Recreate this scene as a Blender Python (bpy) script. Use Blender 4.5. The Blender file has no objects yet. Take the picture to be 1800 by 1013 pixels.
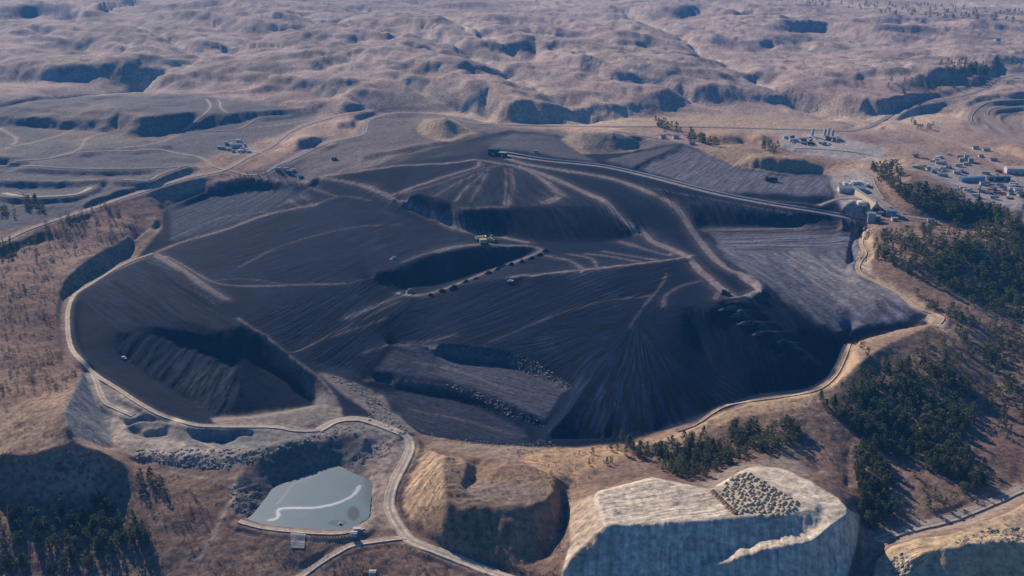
import bpy, math, random
import numpy as np
random.seed(7)
RNG = np.random.default_rng(11)

# ------------------------------------------------------------------ camera model
FOC, TH, HC = 1900.0, math.radians(20.0), 400.0
CT, ST = math.cos(TH), math.sin(TH)
W, H = 1800.0, 1013.0

def ray(px, py):
    xr = (px - W / 2) / FOC
    yr = (H / 2 - py) / FOC
    return xr, CT + yr * ST, -ST + yr * CT

def P(px, py, z=0.0):
    """world x, y of photograph point (px, py) taken to lie at height z"""
    x, y, d = ray(px, py)
    t = (z - HC) / d
    return x * t, y * t

def project(x, y, z):
    d = y * CT - (z - HC) * ST
    u = y * ST + (z - HC) * CT
    return W / 2 + FOC * x / d, H / 2 - FOC * u / d

# ------------------------------------------------------------------ noise
def _hash(ix, iy, seed):
    h = (ix * 374761393 + iy * 668265263 + seed * 974711) & 0x7fffffff
    h = ((h ^ (h >> 13)) * 1274126177) & 0x7fffffff
    return h ^ (h >> 16)

def gnoise(x, y, seed=0):
    x = np.asarray(x, np.float64); y = np.asarray(y, np.float64)
    ix = np.floor(x).astype(np.int64); iy = np.floor(y).astype(np.int64)
    fx = x - ix; fy = y - iy
    ux = fx * fx * fx * (fx * (fx * 6 - 15) + 10); uy = fy * fy * fy * (fy * (fy * 6 - 15) + 10)
    out = 0
    for dx in (0, 1):
        for dy in (0, 1):
            a = (_hash(ix + dx, iy + dy, seed) & 1023) * (2 * math.pi / 1024)
            g = np.cos(a) * (fx - dx) + np.sin(a) * (fy - dy)
            out = out + g * (ux if dx else 1 - ux) * (uy if dy else 1 - uy)
    return out * 1.5

def fbm(x, y, octs=4, seed=0, gain=0.5, lac=2.03):
    s = 0; a = 1.0; n = 0
    for k in range(octs):
        s = s + a * gnoise(x, y, seed + k * 17); n += a
        x = x * lac + 13.7; y = y * lac - 7.1; a *= gain
    return s / n

def ridged(x, y, octs=4, seed=0):
    s = 0; a = 1.0; n = 0
    for k in range(octs):
        s = s + a * (1 - np.abs(gnoise(x, y, seed + k * 31)) * 2); n += a
        x = x * 2.07 + 5.3; y = y * 2.07 + 1.9; a *= 0.5
    return s / n

def billow(x, y, octs=4, seed=0, gain=.45):
    s = 0; a = 1.0; n = 0
    for k in range(octs):
        s = s + a * np.minimum(np.abs(gnoise(x, y, seed + k * 31)) * 2.2, 1.3); n += a
        x = x * 2.07 + 5.3; y = y * 2.07 + 1.9; a *= gain
    return s / n

def sstep(a, b, x):
    t = np.clip((x - a) / (b - a), 0, 1)
    return t * t * (3 - 2 * t)

# ------------------------------------------------------------------ terrain grid (fan of constant x/y columns)
NC, NR = 1480, 760
UM = .78
U = np.linspace(-UM, UM, NC)
PY0 = np.linspace(1215, -62, NR)
_yr = (H / 2 - PY0) / FOC
YR = -HC * (CT + _yr * ST) / (-ST + _yr * CT)
XX = U[None, :] * YR[:, None]
YY = np.repeat(YR[:, None], NC, 1)

def grid_rc(x, y):
    """fractional row, column of a ground point"""
    u = x / y
    c = (u + UM) / (2 * UM) * (NC - 1)
    yr = (y * ST - HC * CT) / (y * CT + HC * ST)
    py = H / 2 - FOC * yr
    r = (1215 - py) / (1215 + 62.0) * (NR - 1)
    return r, c

# height control lines: photograph x, y, height in metres
LN = []
def L(*pts): LN.append(pts)
def LZ(z, *pts): LN.append([(a, b, z) for a, b in pts])

# -- left highwall and rim road
L((278,386,7),(248,410,8),(201,430,9),(168,450,10),(134,473,10),(114,497,9),(104,518,7),(102,560,6),(107,590,5),(116,606,4))
L((283,394,1),(240,431,-5),(218,454,-7),(184,475,-7),(154,492,-6),(119,515,-3),(113,540,-1),(115,575,1),(119,606,3))
L((554,360,12),(470,377,8),(386,407,4),(315,427,1),(268,447,-2),(201,474,-6),(134,516,-2),(124,530,1),(119,568,3),(121,602,3),(131,618,3),(164,652,2),(205,683,1),(245,709,1),(276,727,0),(307,738,0),(336,746,0),(370,750,-1),(480,751,-1),(514,757,-2),(541,758,-2),(558,753,-3),(590,740,-4),(630,736,-5),(670,748,-6),(710,764,-8),(721,789,-9),(712,811,-10),(690,858,-12),(685,883,-13),(701,925,-15),(721,950,-16),(759,965,-16),(850,1000,-18),(885,1013,-18))
# -- left basin
L((214,629,-9),(281,674,-14),(345,712,-17),(383,734,-20))
L((383,734,-22),(430,733,-25),(480,727,-27),(530,717,-27),(555,709,-25))
L((205,583,3),(281,590,0),(348,607,-3),(380,622,-6),(412,645,-12))
L((412,645,-9),(420,680,-14),(412,712,-19))
L((200,490,6),(260,520,10),(320,560,11),(385,580,10),(425,572,10))
L((150,548,-2),(200,566,3),(281,576,6),(348,589,6),(405,596,5))
L((131,545,-1),(140,590,-4),(160,622,-5),(185,648,-5))
L((418,560,10),(469,594,4),(514,632,-2),(558,661,-6),(574,683,-8),(600,714,-8))
L((450,626,-14),(505,658,-21),(522,676,-24),(548,706,-26))
L((425,572,9),(440,600,0),(470,622,-12))
L((275,447,3),(300,462,11),(330,482,15),(360,503,16),(395,525,14))
L((245,460,-1),(280,490,2),(330,525,6),(390,560,8))
L((383,738,-3),(430,735,-2),(480,731,-2),(530,720,-3),(575,715,-5))
# -- upper left fields
L((285,372,5),(350,345,8),(430,335,10),(500,345,14),(560,345,16))
LZ(8,(400,440),(450,430),(520,420))
L((600,400,14),(650,400,15),(700,420,15))
L((425,560,10),(480,530,8),(560,512,7),(610,500,8),(690,470,12),(760,446,20),(850,430,21),(940,436,15))
L((410,500,10),(500,470,9),(600,455,10))
L((560,640,-10),(600,648,-14),(640,640,-13),(684,605,-7))
L((520,600,-4),(600,590,-5),(680,560,-3),(728,522,0))
# escarpment of the upper left
L((300,362,10),(360,330,20),(430,312,24),(480,318,25),(530,323,24),(560,312,26))
L((310,368,5),(370,345,8),(440,333,10),(490,335,12),(530,334,13),(560,328,17))
# -- central pit in shadow with the heap row
L((665,497,2),(690,510,-1),(760,500,-2),(820,482,0),(860,468,3),(910,450,8),(945,440,12))
L((728,522,0),(770,513,1),(820,494,3),(870,474,5),(920,456,9),(952,441,12))
L((800,540,0),(900,500,9),(1000,470,14),(1100,452,16),(1190,445,18))
# -- big right spoil pile
L((800,503,6),(900,488,13),(1000,478,17),(1100,468,21),(1190,456,25),(1215,450,24))
L((1190,456,24),(1172,495,20),(1155,530,15),(1130,555,11),(1107,575,8))
L((1107,575,8),(1060,640,0),(1010,710,-9),(965,764,-17))
L((1107,575,8),(1128,650,0),(1140,710,-7),(1150,748,-12))
L((1107,575,8),(1090,640,0),(1075,710,-8),(1060,764,-14))
L((1155,530,15),(1190,535,19),(1250,542,23),(1300,530,24),(1340,508,23),(1330,492,22),(1275,468,20),(1240,440,18))
L((1200,548,17),(1225,600,-1),(1260,660,-14),(1300,695,-21))
L((1300,545,21),(1340,580,12),(1390,620,2),(1420,650,-8))
L((957,770,-20),(1010,772,-18),(1080,768,-16),(1150,756,-15),(1210,737,-18),(1260,717,-22),(1330,693,-22),(1420,682,-20),(1455,660,-18),(1478,625,-18),(1490,603,-18))
L((1008,684,-14),(985,720,-18),(957,752,-24))
# -- benches
L((682,605,-7),(736,602,-6),(796,606,-6),(852,610,-6),(897,620,-7),(941,634,-8),(975,649,-10),(1008,684,-14))
L((685,613,-18),(736,618,-18),(785,629,-18),(830,636,-18),(885,638,-18),(919,655,-18),(952,670,-18),(990,688,-17))
L((653,656,-17),(729,656,-17),(785,667,-17),(841,683,-17),(885,703,-17),(930,726,-18),(957,744,-22))
L((640,669,-19),(707,672,-20),(774,680,-20),(818,689,-20),(863,705,-21),(908,725,-22),(952,752,-25))
L((662,680,-27),(729,688,-27),(785,697,-27),(818,706,-27),(863,724,-27),(919,753,-27))
L((690,725,-26),(736,752,-27),(765,764,-27),(841,774,-27),(896,779,-27),(937,783,-27))
L((735,763,-15),(765,769,-20),(841,779,-20),(896,783,-20),(937,787,-20),(1000,787,-19),(1080,782,-17))
L((965,777,-25),(1010,777,-24),(1070,775,-22))
L((565,656,-8),(600,672,-10),(640,700,-13),(670,722,-14),(700,745,-13),(720,760,-12))
L((640,668,-19),(665,700,-26))
# -- grey field on the right
L((1240,420,14),(1300,420,14),(1400,412,14),(1500,400,16))
L((1285,440,16),(1320,460,17),(1370,500,16),(1410,540,10),(1450,570,3),(1472,584,-1))
L((1280,470,17),(1340,520,17),(1400,580,4),(1450,615,-12))
LZ(12,(1440,450),(1470,470),(1500,510),(1550,530))
L((1472,584,-1),(1530,571,2),(1600,562,5),(1640,560,7))
L((1486,614,-14),(1550,599,-8),(1612,582,-1))
L((1497,601,0),(1540,589,6),(1600,576,9),(1646,568,11))
L((1502,402,17),(1492,436,15),(1486,465,13),(1502,487,12))
L((1512,412,-2),(1509,436,-4),(1500,462,-3),(1506,478,4))
L((1530,398,20),(1516,412,20),(1513,430,20),(1521,446,21),(1507,466,20),(1512,482,18),(1535,494,16),(1580,516,14),(1612,542,13),(1655,556,13))
# -- conveyor ridge and cone
L((875,272,43),(960,287,41),(1060,297,38),(1150,317,36),(1250,343,33),(1350,363,29),(1450,379,26),(1520,392,23))
L((1180,352,33),(1300,368,28),(1400,382,24),(1480,390,20))
L((1230,398,15),(1350,398,14),(1440,396,14),(1495,394,15))
L((850,288,42),(830,310,40),(770,345,36),(745,340,36))
L((850,288,42),(885,330,38),(880,366,33))
L((850,288,42),(960,315,38),(1000,340,36),(1045,362,33))
L((705,341,36),(745,340,39),(790,355,38),(818,370,35),(880,366,34),(960,363,34),(1045,363,34))
L((690,343,31),(716,368,21),(752,385,15),(790,394,13),(800,404,12))
L((800,402,14),(870,413,12),(940,424,12),(1050,426,12),(1120,415,13),(1165,428,16))
L((1060,354,38),(1105,393,24),(1134,415,18),(1200,449,20),(1235,474,22))
L((1060,311,38),(1105,324,36),(1149,342,36),(1185,362,30),(1206,388,22),(1230,422,17),(1252,451,18))
L((562,312,26),(634,325,24),(680,347,24),(735,376,15),(790,400,12),(812,406,12))
L((574,309,28),(634,300,34),(701,292,40),(790,287,41),(836,281,43))
L((600,330,22),(680,370,18),(760,400,13),(820,420,12))
# -- north apron
L((480,290,30),(560,262,30),(640,240,31),(680,205,33),(760,202,33),(840,219,32),(900,228,33),(1000,235,32))
L((620,270,31),(720,255,32),(820,238,33),(900,229,33))
L((680,282,38),(760,262,36),(850,240,34))
L((900,265,42),(1000,278,40),(1060,285,39),(1150,265,36),(1200,255,34))
L((1130,300,36),(1160,280,36),(1200,262,35),(1300,290,33),(1400,330,31),(1450,345,30),(1500,350,29))
# mounds
L((742,213,42),(762,206,52),(785,206,56),(800,214,48),(818,228,38)); L((730,230,33),(750,243,32),(780,248,31),(815,246,31),(835,238,31))
L((1000,240,38),(1025,233,50),(1075,233,52),(1105,241,46),(1122,252,36)); L((985,246,32),(1022,269,31),(1075,270,31),(1110,266,31),(1135,257,32))
L((1243,235,40),(1285,236,46),(1303,244,40)); L((1240,252,32),(1290,255,31),(1335,254,31))
L((1322,237,36),(1340,238,42),(1352,245,37)); L((1330,251,31),(1364,252,31))
L((1252,262,36),(1285,255,42),(1320,262,42),(1340,268,40))
L((1295,282,38),(1350,277,46),(1405,279,46),(1435,290,38),(1448,300,30)); L((1260,278,33),(1300,290,31),(1360,303,29),(1445,305,29))
# -- sumps, near-left workings
L((162,658,2),(174,685,0),(183,705,0),(200,716,-1),(234,731,-1))
L((148,650,12),(130,688,22),(113,725,26),(118,750,25),(140,771,17),(170,785,6),(195,789,-2))
L((163,668,1),(172,700,-2),(183,735,-4),(193,762,-5),(200,780,-6))
L((214,755,-2),(240,739,-2),(290,740,-1),(322,752,-1),(312,768,-3),(280,779,-4),(240,775,-3),(214,755,-2))
L((225,753,-8),(245,748,-9),(280,747,-9),(308,753,-8)); L((232,763,-8),(260,769,-8),(295,766,-8)); L((250,759,-4.5),(275,757,-4),(300,756,-4.5))
L((335,757,-2),(390,760,-2),(440,764,-2)); L((340,771,-7),(375,776,-10),(400,781,-12),(440,779,-11)); L((320,768,-3),(352,784,-4),(395,793,-4),(440,785,-3),(480,768,-2))
L((210,790,-3),(230,803,-4),(300,800,-4),(380,805,-3),(450,790,-1),(540,770,-1),(600,752,-3))
L((228,808,-6),(310,822,-8),(400,826,-6),(450,808,-4),(523,785,-3),(581,769,-3),(635,760,-4))
# -- pond
POND = [(439,914),(454,901),(474,876),(487,860),(518,847),(547,836),(576,827),(594,825),(616,836),(648,849),(650,856),(645,878),(641,907),(628,916),(625,925),(603,931),(570,932),(525,930),(469,925)]
LZ(-16.6,*(POND+POND[:1]))
L((470,905,-19),(540,880,-19),(600,850,-19),(620,890,-19),(560,915,-19),(480,915,-19))
L((425,915,-12.5),(440,920,-13.4),(469,928,-13.4),(525,933,-13.4),(570,936,-13.4),(605,935,-13.4),(635,930,-13.4),(650,915,-13))
L((420,935,-15),(480,958,-16.2),(560,972,-16.6),(620,962,-16),(690,945,-16))
L((409,845,-5),(430,825,-4)); L((418,870,-8),(411,905,-11))
L((641,764,0),(648,790,-9),(640,815,-13)); L((665,780,-8),(662,820,-12),(660,860,-13),(655,900,-14))
# -- bottom left
L((0,800,14),(60,800,14),(90,786,17),(130,781,17),(172,790,14),(215,812,5),(225,835,-3))
L((0,888,-12),(60,892,-13),(130,895,-14),(215,888,-12))
LZ(-8,(300,850),(350,870),(380,880)); L((260,950,-15),(380,950,-15),(480,990,-20),(560,1005,-22))
L((0,1013,-26),(200,1013,-24),(400,1050,-24),(700,1010,-20),(760,1080,-22))
L((0,1180,-30),(900,1180,-28),(1800,1180,-30))
# left exterior
L((0,700,14),(60,690,16),(110,690,16)); L((0,600,10),(60,590,9),(95,600,6)); L((0,520,12),(60,500,14)); L((0,440,12),(80,430,14),(160,410,16),(230,395,12))
L((0,424,20),(44,404,20),(101,385,20),(161,367,21),(208,350,22),(245,339,23),(285,325,24),(335,312,26),(393,300,28),(433,278,29),(476,258,30),(503,235,32),(537,220,33),(600,203,34))
L((-150,500,16),(-150,700,16),(-150,900,0)); L((-150,300,28),(0,300,28),(100,310,27)); LZ(32,(0,220),(150,230),(300,250),(400,250))
# -- brown mound
L((781,800,-3),(781,830,3),(780,850,5),(784,884,4),(825,889,3.5),(872,892,3.5),(928,890,3.5),(961,877,3),(977,860,2),(975,838,0),(940,822,-2),(890,814,-3))
L((812,806,-2),(822,815,0),(818,835,2),(808,856,4)); L((838,832,-12),(833,845,-9),(815,862,0)); L((850,812,-10),(836,823,-12),(843,835,-10)); L((840,860,0),(900,868,1),(945,858,1),(925,835,-1))
L((860,835,-4),(890,818,-3))
L((735,785,-11),(725,820,-12),(712,850,-13),(704,885,-15),(715,920,-16),(740,945,-16),(785,963,-15.5),(850,985,-15),(905,995,-15),(950,988,-15),(985,946,-14),(988,900,-16),(985,870,-12))
L((740,785,-12),(800,800,-10),(860,815,-9),(900,812,-9),(960,800,-11)); L((780,778,-15),(860,790,-13),(940,792,-14))
# -- pale stockpile
L((1051,866,8),(1100,853,8),(1147,841,8),(1183,850,8),(1248,862,9),(1305,832,9),(1330,832,9),(1380,862,10),(1412,880,11),(1435,894,11))
L((1051,866,8),(1057,895,9),(1065,923,10),(1127,921,11),(1250,913,12),(1294,908,12),(1378,910,12),(1412,900,11.5),(1435,894,11))
L((1042,872,3),(1024,905,-2),(1006,940,-5),(994,972,-8),(984,1003,-11)); L((1065,923,10),(1036,950,3.5),(1006,979,-3),(990,1003,-8))
L((1040,866,-2),(1095,846,-3),(1147,834,-4),(1190,842,-2),(1250,850,-3)); L((1250,850,-3),(1300,822,2),(1335,819,5),(1378,823,6),(1423,845,7.5),(1474,876,8.5),(1493,899,9))
L((1150,1030,-14),(1200,1009,-8.5),(1250,994,-3),(1296,979,1.8),(1338,966,4.4),(1396,955,7.4),(1432,949,8.2),(1453,933,8.8),(1493,899,9))
L((1215,1000,-7),(1250,982,-4),(1296,963,.6),(1338,951,3.2),(1396,939,6.2),(1432,931,7.2),(1446,915,8),(1450,890,8.5),(1410,858,7.5),(1345,832,7))
L((975,1040,-16),(1050,1042,-16),(1150,1045,-16.5),(1250,1056,-17),(1400,1056,-17),(1470,1032,-17),(1508,974,-17),(1516,915,-13),(1504,893,-3))
# -- bottom right stockpile
L((1565,962,-9),(1611,948,-5),(1667,942,-2),(1723,922,0),(1779,899,1),(1830,870,2)); L((1600,985,-5),(1640,968,-2),(1662,962,0),(1700,957,1),(1800,953,2),(1880,950,2))
L((1662,962,0),(1640,985,-7),(1600,1025,-15)); L((1700,1050,-22),(1800,1050,-22),(1900,1040,-22)); L((1555,968,-13),(1541,990,-17),(1532,1013,-20))
L((1520,975,-20),(1545,962,-19),(1560,948,-18),(1620,935,-17),(1690,913,-16),(1760,878,-14),(1800,850,-12))
# -- right hills
L((1540,290,34),(1572,296,46),(1605,312,50),(1650,330,46),(1690,352,40),(1740,372,38),(1800,390,36))
L((1590,286,36),(1640,302,32),(1690,330,31),(1740,345,31),(1800,360,31))
L((1560,380,23),(1620,392,20),(1700,402,16),(1800,412,14)); L((1560,350,29),(1600,360,31),(1660,372,27))
L((1545,405,24),(1600,412,32),(1660,418,36),(1720,428,32)); L((1560,440,26),(1600,460,30),(1660,480,24),(1720,500,14),(1800,520,4)); L((1800,450,20),(1880,470,16))
L((1655,562,13),(1600,590,15),(1560,605,16),(1515,635,14),(1480,665,9),(1430,690,6),(1380,700,3),(1300,716,-2),(1225,742,-9),(1150,765,-14),(1080,780,-17))
L((1490,607,3),(1485,640,2),(1462,668,0),(1425,688,-2),(1300,708,-6),(1220,738,-11))
L((1660,620,10),(1640,680,2),(1600,760,-8),(1560,850,-13),(1530,905,-16)); L((1700,560,11),(1760,600,2),(1740,700,-6),(1720,800,-10),(1690,880,-14)); L((1800,650,-2),(1800,780,-9)); L((1550,640,10),(1520,720,-2),(1490,800,-9),(1490,860,-12))
L((1440,720,2),(1350,760,-3),(1290,790,-8),(1230,830,-12)); L((1250,735,-3),(1150,790,-13),(1080,820,-12),(1020,830,-11),(1000,860,-13)); L((1400,770,-4),(1440,830,-6))
L((1950,500,6),(1950,800,-16)); L((1990,380,32),(1990,200,32))
# town plain / far anchors
LZ(31,(1500,260),(1600,265),(1700,290),(1800,310)); LZ(31,(1200,228),(1400,232),(1500,230),(1560,212)); LZ(33,(1640,178),(1703,166),(1754,138),(1800,131)); LZ(31,(1620,240),(1700,260),(1760,280))
L((-300,-55,30),(900,-55,30),(2000,-55,30)); L((1000,195,31),(1200,200,30))

WL = []
def scarp(pts, z, drop, ang=40, side=(.45, -.89)):
    top = [P(a, b, z) + (z,) for a, b in pts]
    run = drop / math.tan(math.radians(ang))
    WL.append(top); WL.append([(x + side[0] * run, y + side[1] * run, q - drop) for x, y, q in top])
scarp([(252,325),(200,340),(150,358),(110,380)], 29, 7)
scarp([(-20,345),(60,347),(100,347),(135,343),(160,332),(185,318)], 29, 6)
scarp([(-20,319),(80,319),(178,317)], 31, 8)
scarp([(-20,297),(49,296),(100,299),(178,301),(268,299)], 33, 5)
scarp([(-10,277),(40,280)], 36, 9)
scarp([(200,317),(263,317),(297,304),(330,294)], 32, 5)
scarp([(-20,440),(40,420),(75,407)], 19, 9)
scarp([(300,256),(250,262),(190,263),(140,268)], 36, 5)
scarp([(1706,218),(1705,203),(1722,186),(1753,179),(1820,175)], 36, 6)
scarp([(1754,222),(1737,209),(1733,199),(1752,190),(1820,184)], 36, 6)
scarp([(1775,222),(1760,212),(1756,203),(1775,196),(1820,192)], 36, 5)
scarp([(1548,219),(1590,194),(1640,181),(1705,169),(1738,154),(1756,141)], 34, 5)
scarp([(640,273),(700,263),(741,255),(790,246),(835,233),(900,228)], 36, 6)
scarp([(1112,295),(1149,275),(1203,259)], 38, 4)
scarp([(1395,264),(1470,266),(1540,281)], 32, 3)
scarp([(1575,282),(1560,290),(1530,297)], 36, 4)
scarp([(150,662),(147,640),(120,612)], 8, 5)
A_ = [(50,190,15,50),(15,135,165,235),(200,500,195,275),(530,725,215,285),(700,820,150,220),(860,955,170,205),(440,530,115,155),(340,400,155,190),(500,720,75,110),(400,540,20,70),(1040,1290,10,80),(1000,1200,70,160),(1200,1700,90,190),(1700,1788,200,250),(1680,1788,310,380),(1560,1640,300,350),(1280,1420,205,270),(790,960,320,370),(640,700,320,350),(410,520,340,380),(540,760,360,460),(210,300,340,370),(60,140,300,330),(0,40,360,400),(220,440,580,640),(380,470,520,560),(530,755,595,695),(680,810,550,600),(440,510,580,620),(1330,1400,550,590),(1420,1600,545,600),(1150,1250,600,640),(1440,1610,395,450),(1620,1788,410,480),(1330,1480,460,530),(1640,1788,500,560),(-150,-20,120,200),(-200,-30,280,360),(0,60,590,640),(100,220,620,670)]
B_ = [(30,200,130,190),(110,280,70,120),(270,360,100,170),(420,610,120,215),(550,630,75,135),(640,720,80,130),(0,380,200,310),(0,330,290,410),(200,530,330,415),(390,650,430,540),(0,240,510,585),(90,280,430,490),(700,960,500,580),(930,1160,600,645),(850,1170,250,360),(990,1150,210,280),(860,1000,165,210),(900,990,365,395),(1260,1360,325,360),(1170,1420,385,460),(1040,1210,90,155),(1220,1310,190,235),(1320,1400,195,240),(1400,1500,240,310),(760,880,90,140),(740,830,450,490),(1540,1788,430,510),(1720,1788,350,410),(1300,1530,90,130),(1580,1640,100,130),(960,1060,5,40),(1200,1280,25,55),(1580,1670,10,35),(480,780,15,60),(270,420,0,40),(720,910,0,15),(760,830,225,260),(1560,1640,235,270)]
C_ = [(60,220,20,65),(220,360,20,65),(50,200,65,95),(455,565,55,85),(400,650,110,190),(740,970,90,150),(980,1180,110,190),(1010,1130,75,120),(740,800,160,195),(130,220,205,260),(250,340,220,245),(475,570,225,260),(610,665,240,265),(880,950,200,230),(1150,1310,105,150),(1190,1280,65,95),(1380,1530,80,130),(1220,1360,200,235),(1350,1450,180,210),(600,760,330,365),(940,1060,395,440),(850,1010,510,550),(990,1100,470,520),(1170,1340,415,455),(1250,1430,380,430),(1280,1660,310,400),(1430,1500,460,495),(0,95,365,435),(0,140,440,500),(100,200,380,410),(200,330,400,450),(270,340,520,550),(670,730,470,495),(1540,1700,60,105),(520,650,20,50),(1850,2000,100,170),(1850,2050,250,330)]

LN_EXTRA = [[(522,243,44),(545,241,46),(570,246,42)],[(530,262,31),(560,264,31)],[(590,217,40),(620,212,42)],[(600,226,32),(630,222,33)],
 [(1483,386,29),(1478,372,30),(1487,360,31),(1500,354,32),(1518,352,32)],[(1496,382,25),(1493,370,25),(1505,362,26)],
 [(700,472,13),(650,488,8),(610,500,6)],[(640,497,1),(690,490,4)]]
for q in LN_EXTRA: L(*q)
con = np.zeros((NR, NC)); cnt = np.zeros((NR, NC))
for wp in [[P(a, b, z) + (z,) for a, b, z in pts] for pts in LN] + WL:
    rcs = [grid_rc(x, y) + (z,) for x, y, z in wp]
    for (r0, c0, z0), (r1, c1, z1) in zip(rcs[:-1], rcs[1:]):
        n = int(max(abs(r1 - r0), abs(c1 - c0)) * 2) + 2
        t = np.linspace(0, 1, n)
        rr = np.rint(r0 + (r1 - r0) * t).astype(int); cc = np.rint(c0 + (c1 - c0) * t).astype(int); zz = z0 + (z1 - z0) * t
        ok = (rr >= 0) & (rr < NR) & (cc >= 0) & (cc < NC)
        np.add.at(con, (rr[ok], cc[ok]), zz[ok]); np.add.at(cnt, (rr[ok], cc[ok]), 1)

def relax(Z, M, V, it):
    for _ in range(it):
        Zp = np.pad(Z, 1, mode='edge')
        Z = 0.25 * (Zp[:-2, 1:-1] + Zp[2:, 1:-1] + Zp[1:-1, :-2] + Zp[1:-1, 2:])
        Z = np.where(M, V, Z)
    return Z

def solve(con, cnt):
    levels = [(con, cnt)]
    while min(levels[-1][0].shape) > 12:
        a, b = levels[-1]
        r, c = (a.shape[0] + 1) // 2 * 2, (a.shape[1] + 1) // 2 * 2
        A = np.zeros((r, c)); B = np.zeros((r, c)); A[:a.shape[0], :a.shape[1]] = a; B[:b.shape[0], :b.shape[1]] = b
        levels.append((A.reshape(r // 2, 2, c // 2, 2).sum((1, 3)), B.reshape(r // 2, 2, c // 2, 2).sum((1, 3))))
    Z = None
    for a, b in reversed(levels):
        M = b > 0; V = np.where(M, a / np.maximum(b, 1e-9), 0)
        if Z is None:
            Z = np.full(a.shape, V[M].mean())
            it = 400
        else:
            Z = np.repeat(np.repeat(Z, 2, 0), 2, 1)[:a.shape[0], :a.shape[1]]
            it = 120 if a.size < 3e5 else 50
        Z = relax(Z, M, V, it)
    return Z

ZZ = solve(con, cnt)
def blur(A, n=1):
    for _ in range(n):
        Ap = np.pad(A, ((1, 1), (0, 0)), mode='edge'); A = 0.25 * Ap[:-2] + 0.5 * Ap[1:-1] + 0.25 * Ap[2:]
        Ap = np.pad(A, ((0, 0), (1, 1)), mode='edge'); A = 0.25 * Ap[:, :-2] + 0.5 * Ap[:, 1:-1] + 0.25 * Ap[:, 2:]
    return A
ZZ = blur(ZZ, 2)
_wf = sstep(1500, 2100, YY) * .8
ZZ = ZZ * (1 - _wf) + blur(ZZ, 5) * _wf
HL = np.zeros_like(ZZ)

# ------------------------------------------------------------------ region masks in plan (photograph outline laid on the first surface)
def pip(poly, px, py):
    x = np.array([p[0] for p in poly], float); y = np.array([p[1] for p in poly], float)
    inside = np.zeros(px.shape, bool)
    bb = (px >= x.min()) & (px <= x.max()) & (py >= y.min()) & (py <= y.max())
    qx = px[bb]; qy = py[bb]; res = np.zeros(qx.shape, bool)
    j = len(x) - 1
    for i in range(len(x)):
        if y[i] != y[j]:
            c = ((y[i] > qy) != (y[j] > qy)) & (qx < (x[j] - x[i]) * (qy - y[i]) / (y[j] - y[i]) + x[i])
            res ^= c
        j = i
    inside[bb] = res
    return inside

PX, PYY = project(XX, YY, ZZ)
JN1 = fbm(XX / 28, YY / 28, 3, 5); JN2 = fbm(XX / 28, YY / 28, 3, 77)
def region(poly, jit=0.0, soft=1):
    m = pip(poly, PX + JN1 * jit * 1.5, PYY + JN2 * jit).astype(float)
    return blur(m, soft) if soft else m

PIT = [(285,372),(300,360),(360,334),(430,318),(480,322),(530,326),(565,312),(640,298),(700,285),(760,262),(840,240),(900,229),(985,238),(1020,268),(1130,262),(1200,252),(1260,278),(1300,296),(1370,306),(1450,308),(1462,330),(1480,348),(1500,392),(1530,396),(1516,410),(1513,430),(1521,446),(1507,466),(1512,482),(1535,494),(1580,516),(1612,542),(1650,558),(1646,568),(1600,576),(1540,589),(1494,602),(1487,625),(1468,662),(1425,688),(1330,702),(1300,710),(1225,740),(1150,762),(1080,782),(1000,787),(937,787),(841,780),(765,769),(735,763),(720,770),(700,762),(650,742),(600,738),(560,752),(480,746),(380,747),(330,742),(275,724),(200,680),(160,648),(130,614),(123,590),(122,560),(126,532),(136,516),(180,487),(240,455),(285,400)]
pit = region(PIT, 2, 1)
far = sstep(1500, 2300, YY)

# ------------------------------------------------------------------ hills north of the mine, one per shaded face seen in the photograph
hw1 = fbm(XX / 170, YY / 170, 3, 91); hw2 = fbm(XX / 170, YY / 170, 3, 191)
north = sstep(228, 190, PYY + 18 * np.sin(PX / 90.0)) * (1 - 0.0)
leftfield = sstep(470, 380, PX) * sstep(290, 235, PYY)
hmask = np.clip(np.maximum(north, leftfield), 0, 1)
hb1 = fbm(XX / 420, YY / 420, 2, 191); hb2 = fbm(XX / 420, YY / 420, 2, 291)
hf1 = ridged(XX / 75, YY / 75, 3, 411) - .5; hf2 = ridged(XX / 60, YY / 60, 3, 421) - .5
r3 = ridged((XX * .85 + YY * .53) / 85 + .3 * hw1, (-XX * .53 + YY * .85) / 130 + .3 * hw2, 4, 433)
r2 = billow((XX * .82 + YY * .57) / 150 + .5 * hw2, (-XX * .57 + YY * .82) / 300 + .5 * hw1, 3, 515)
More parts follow.
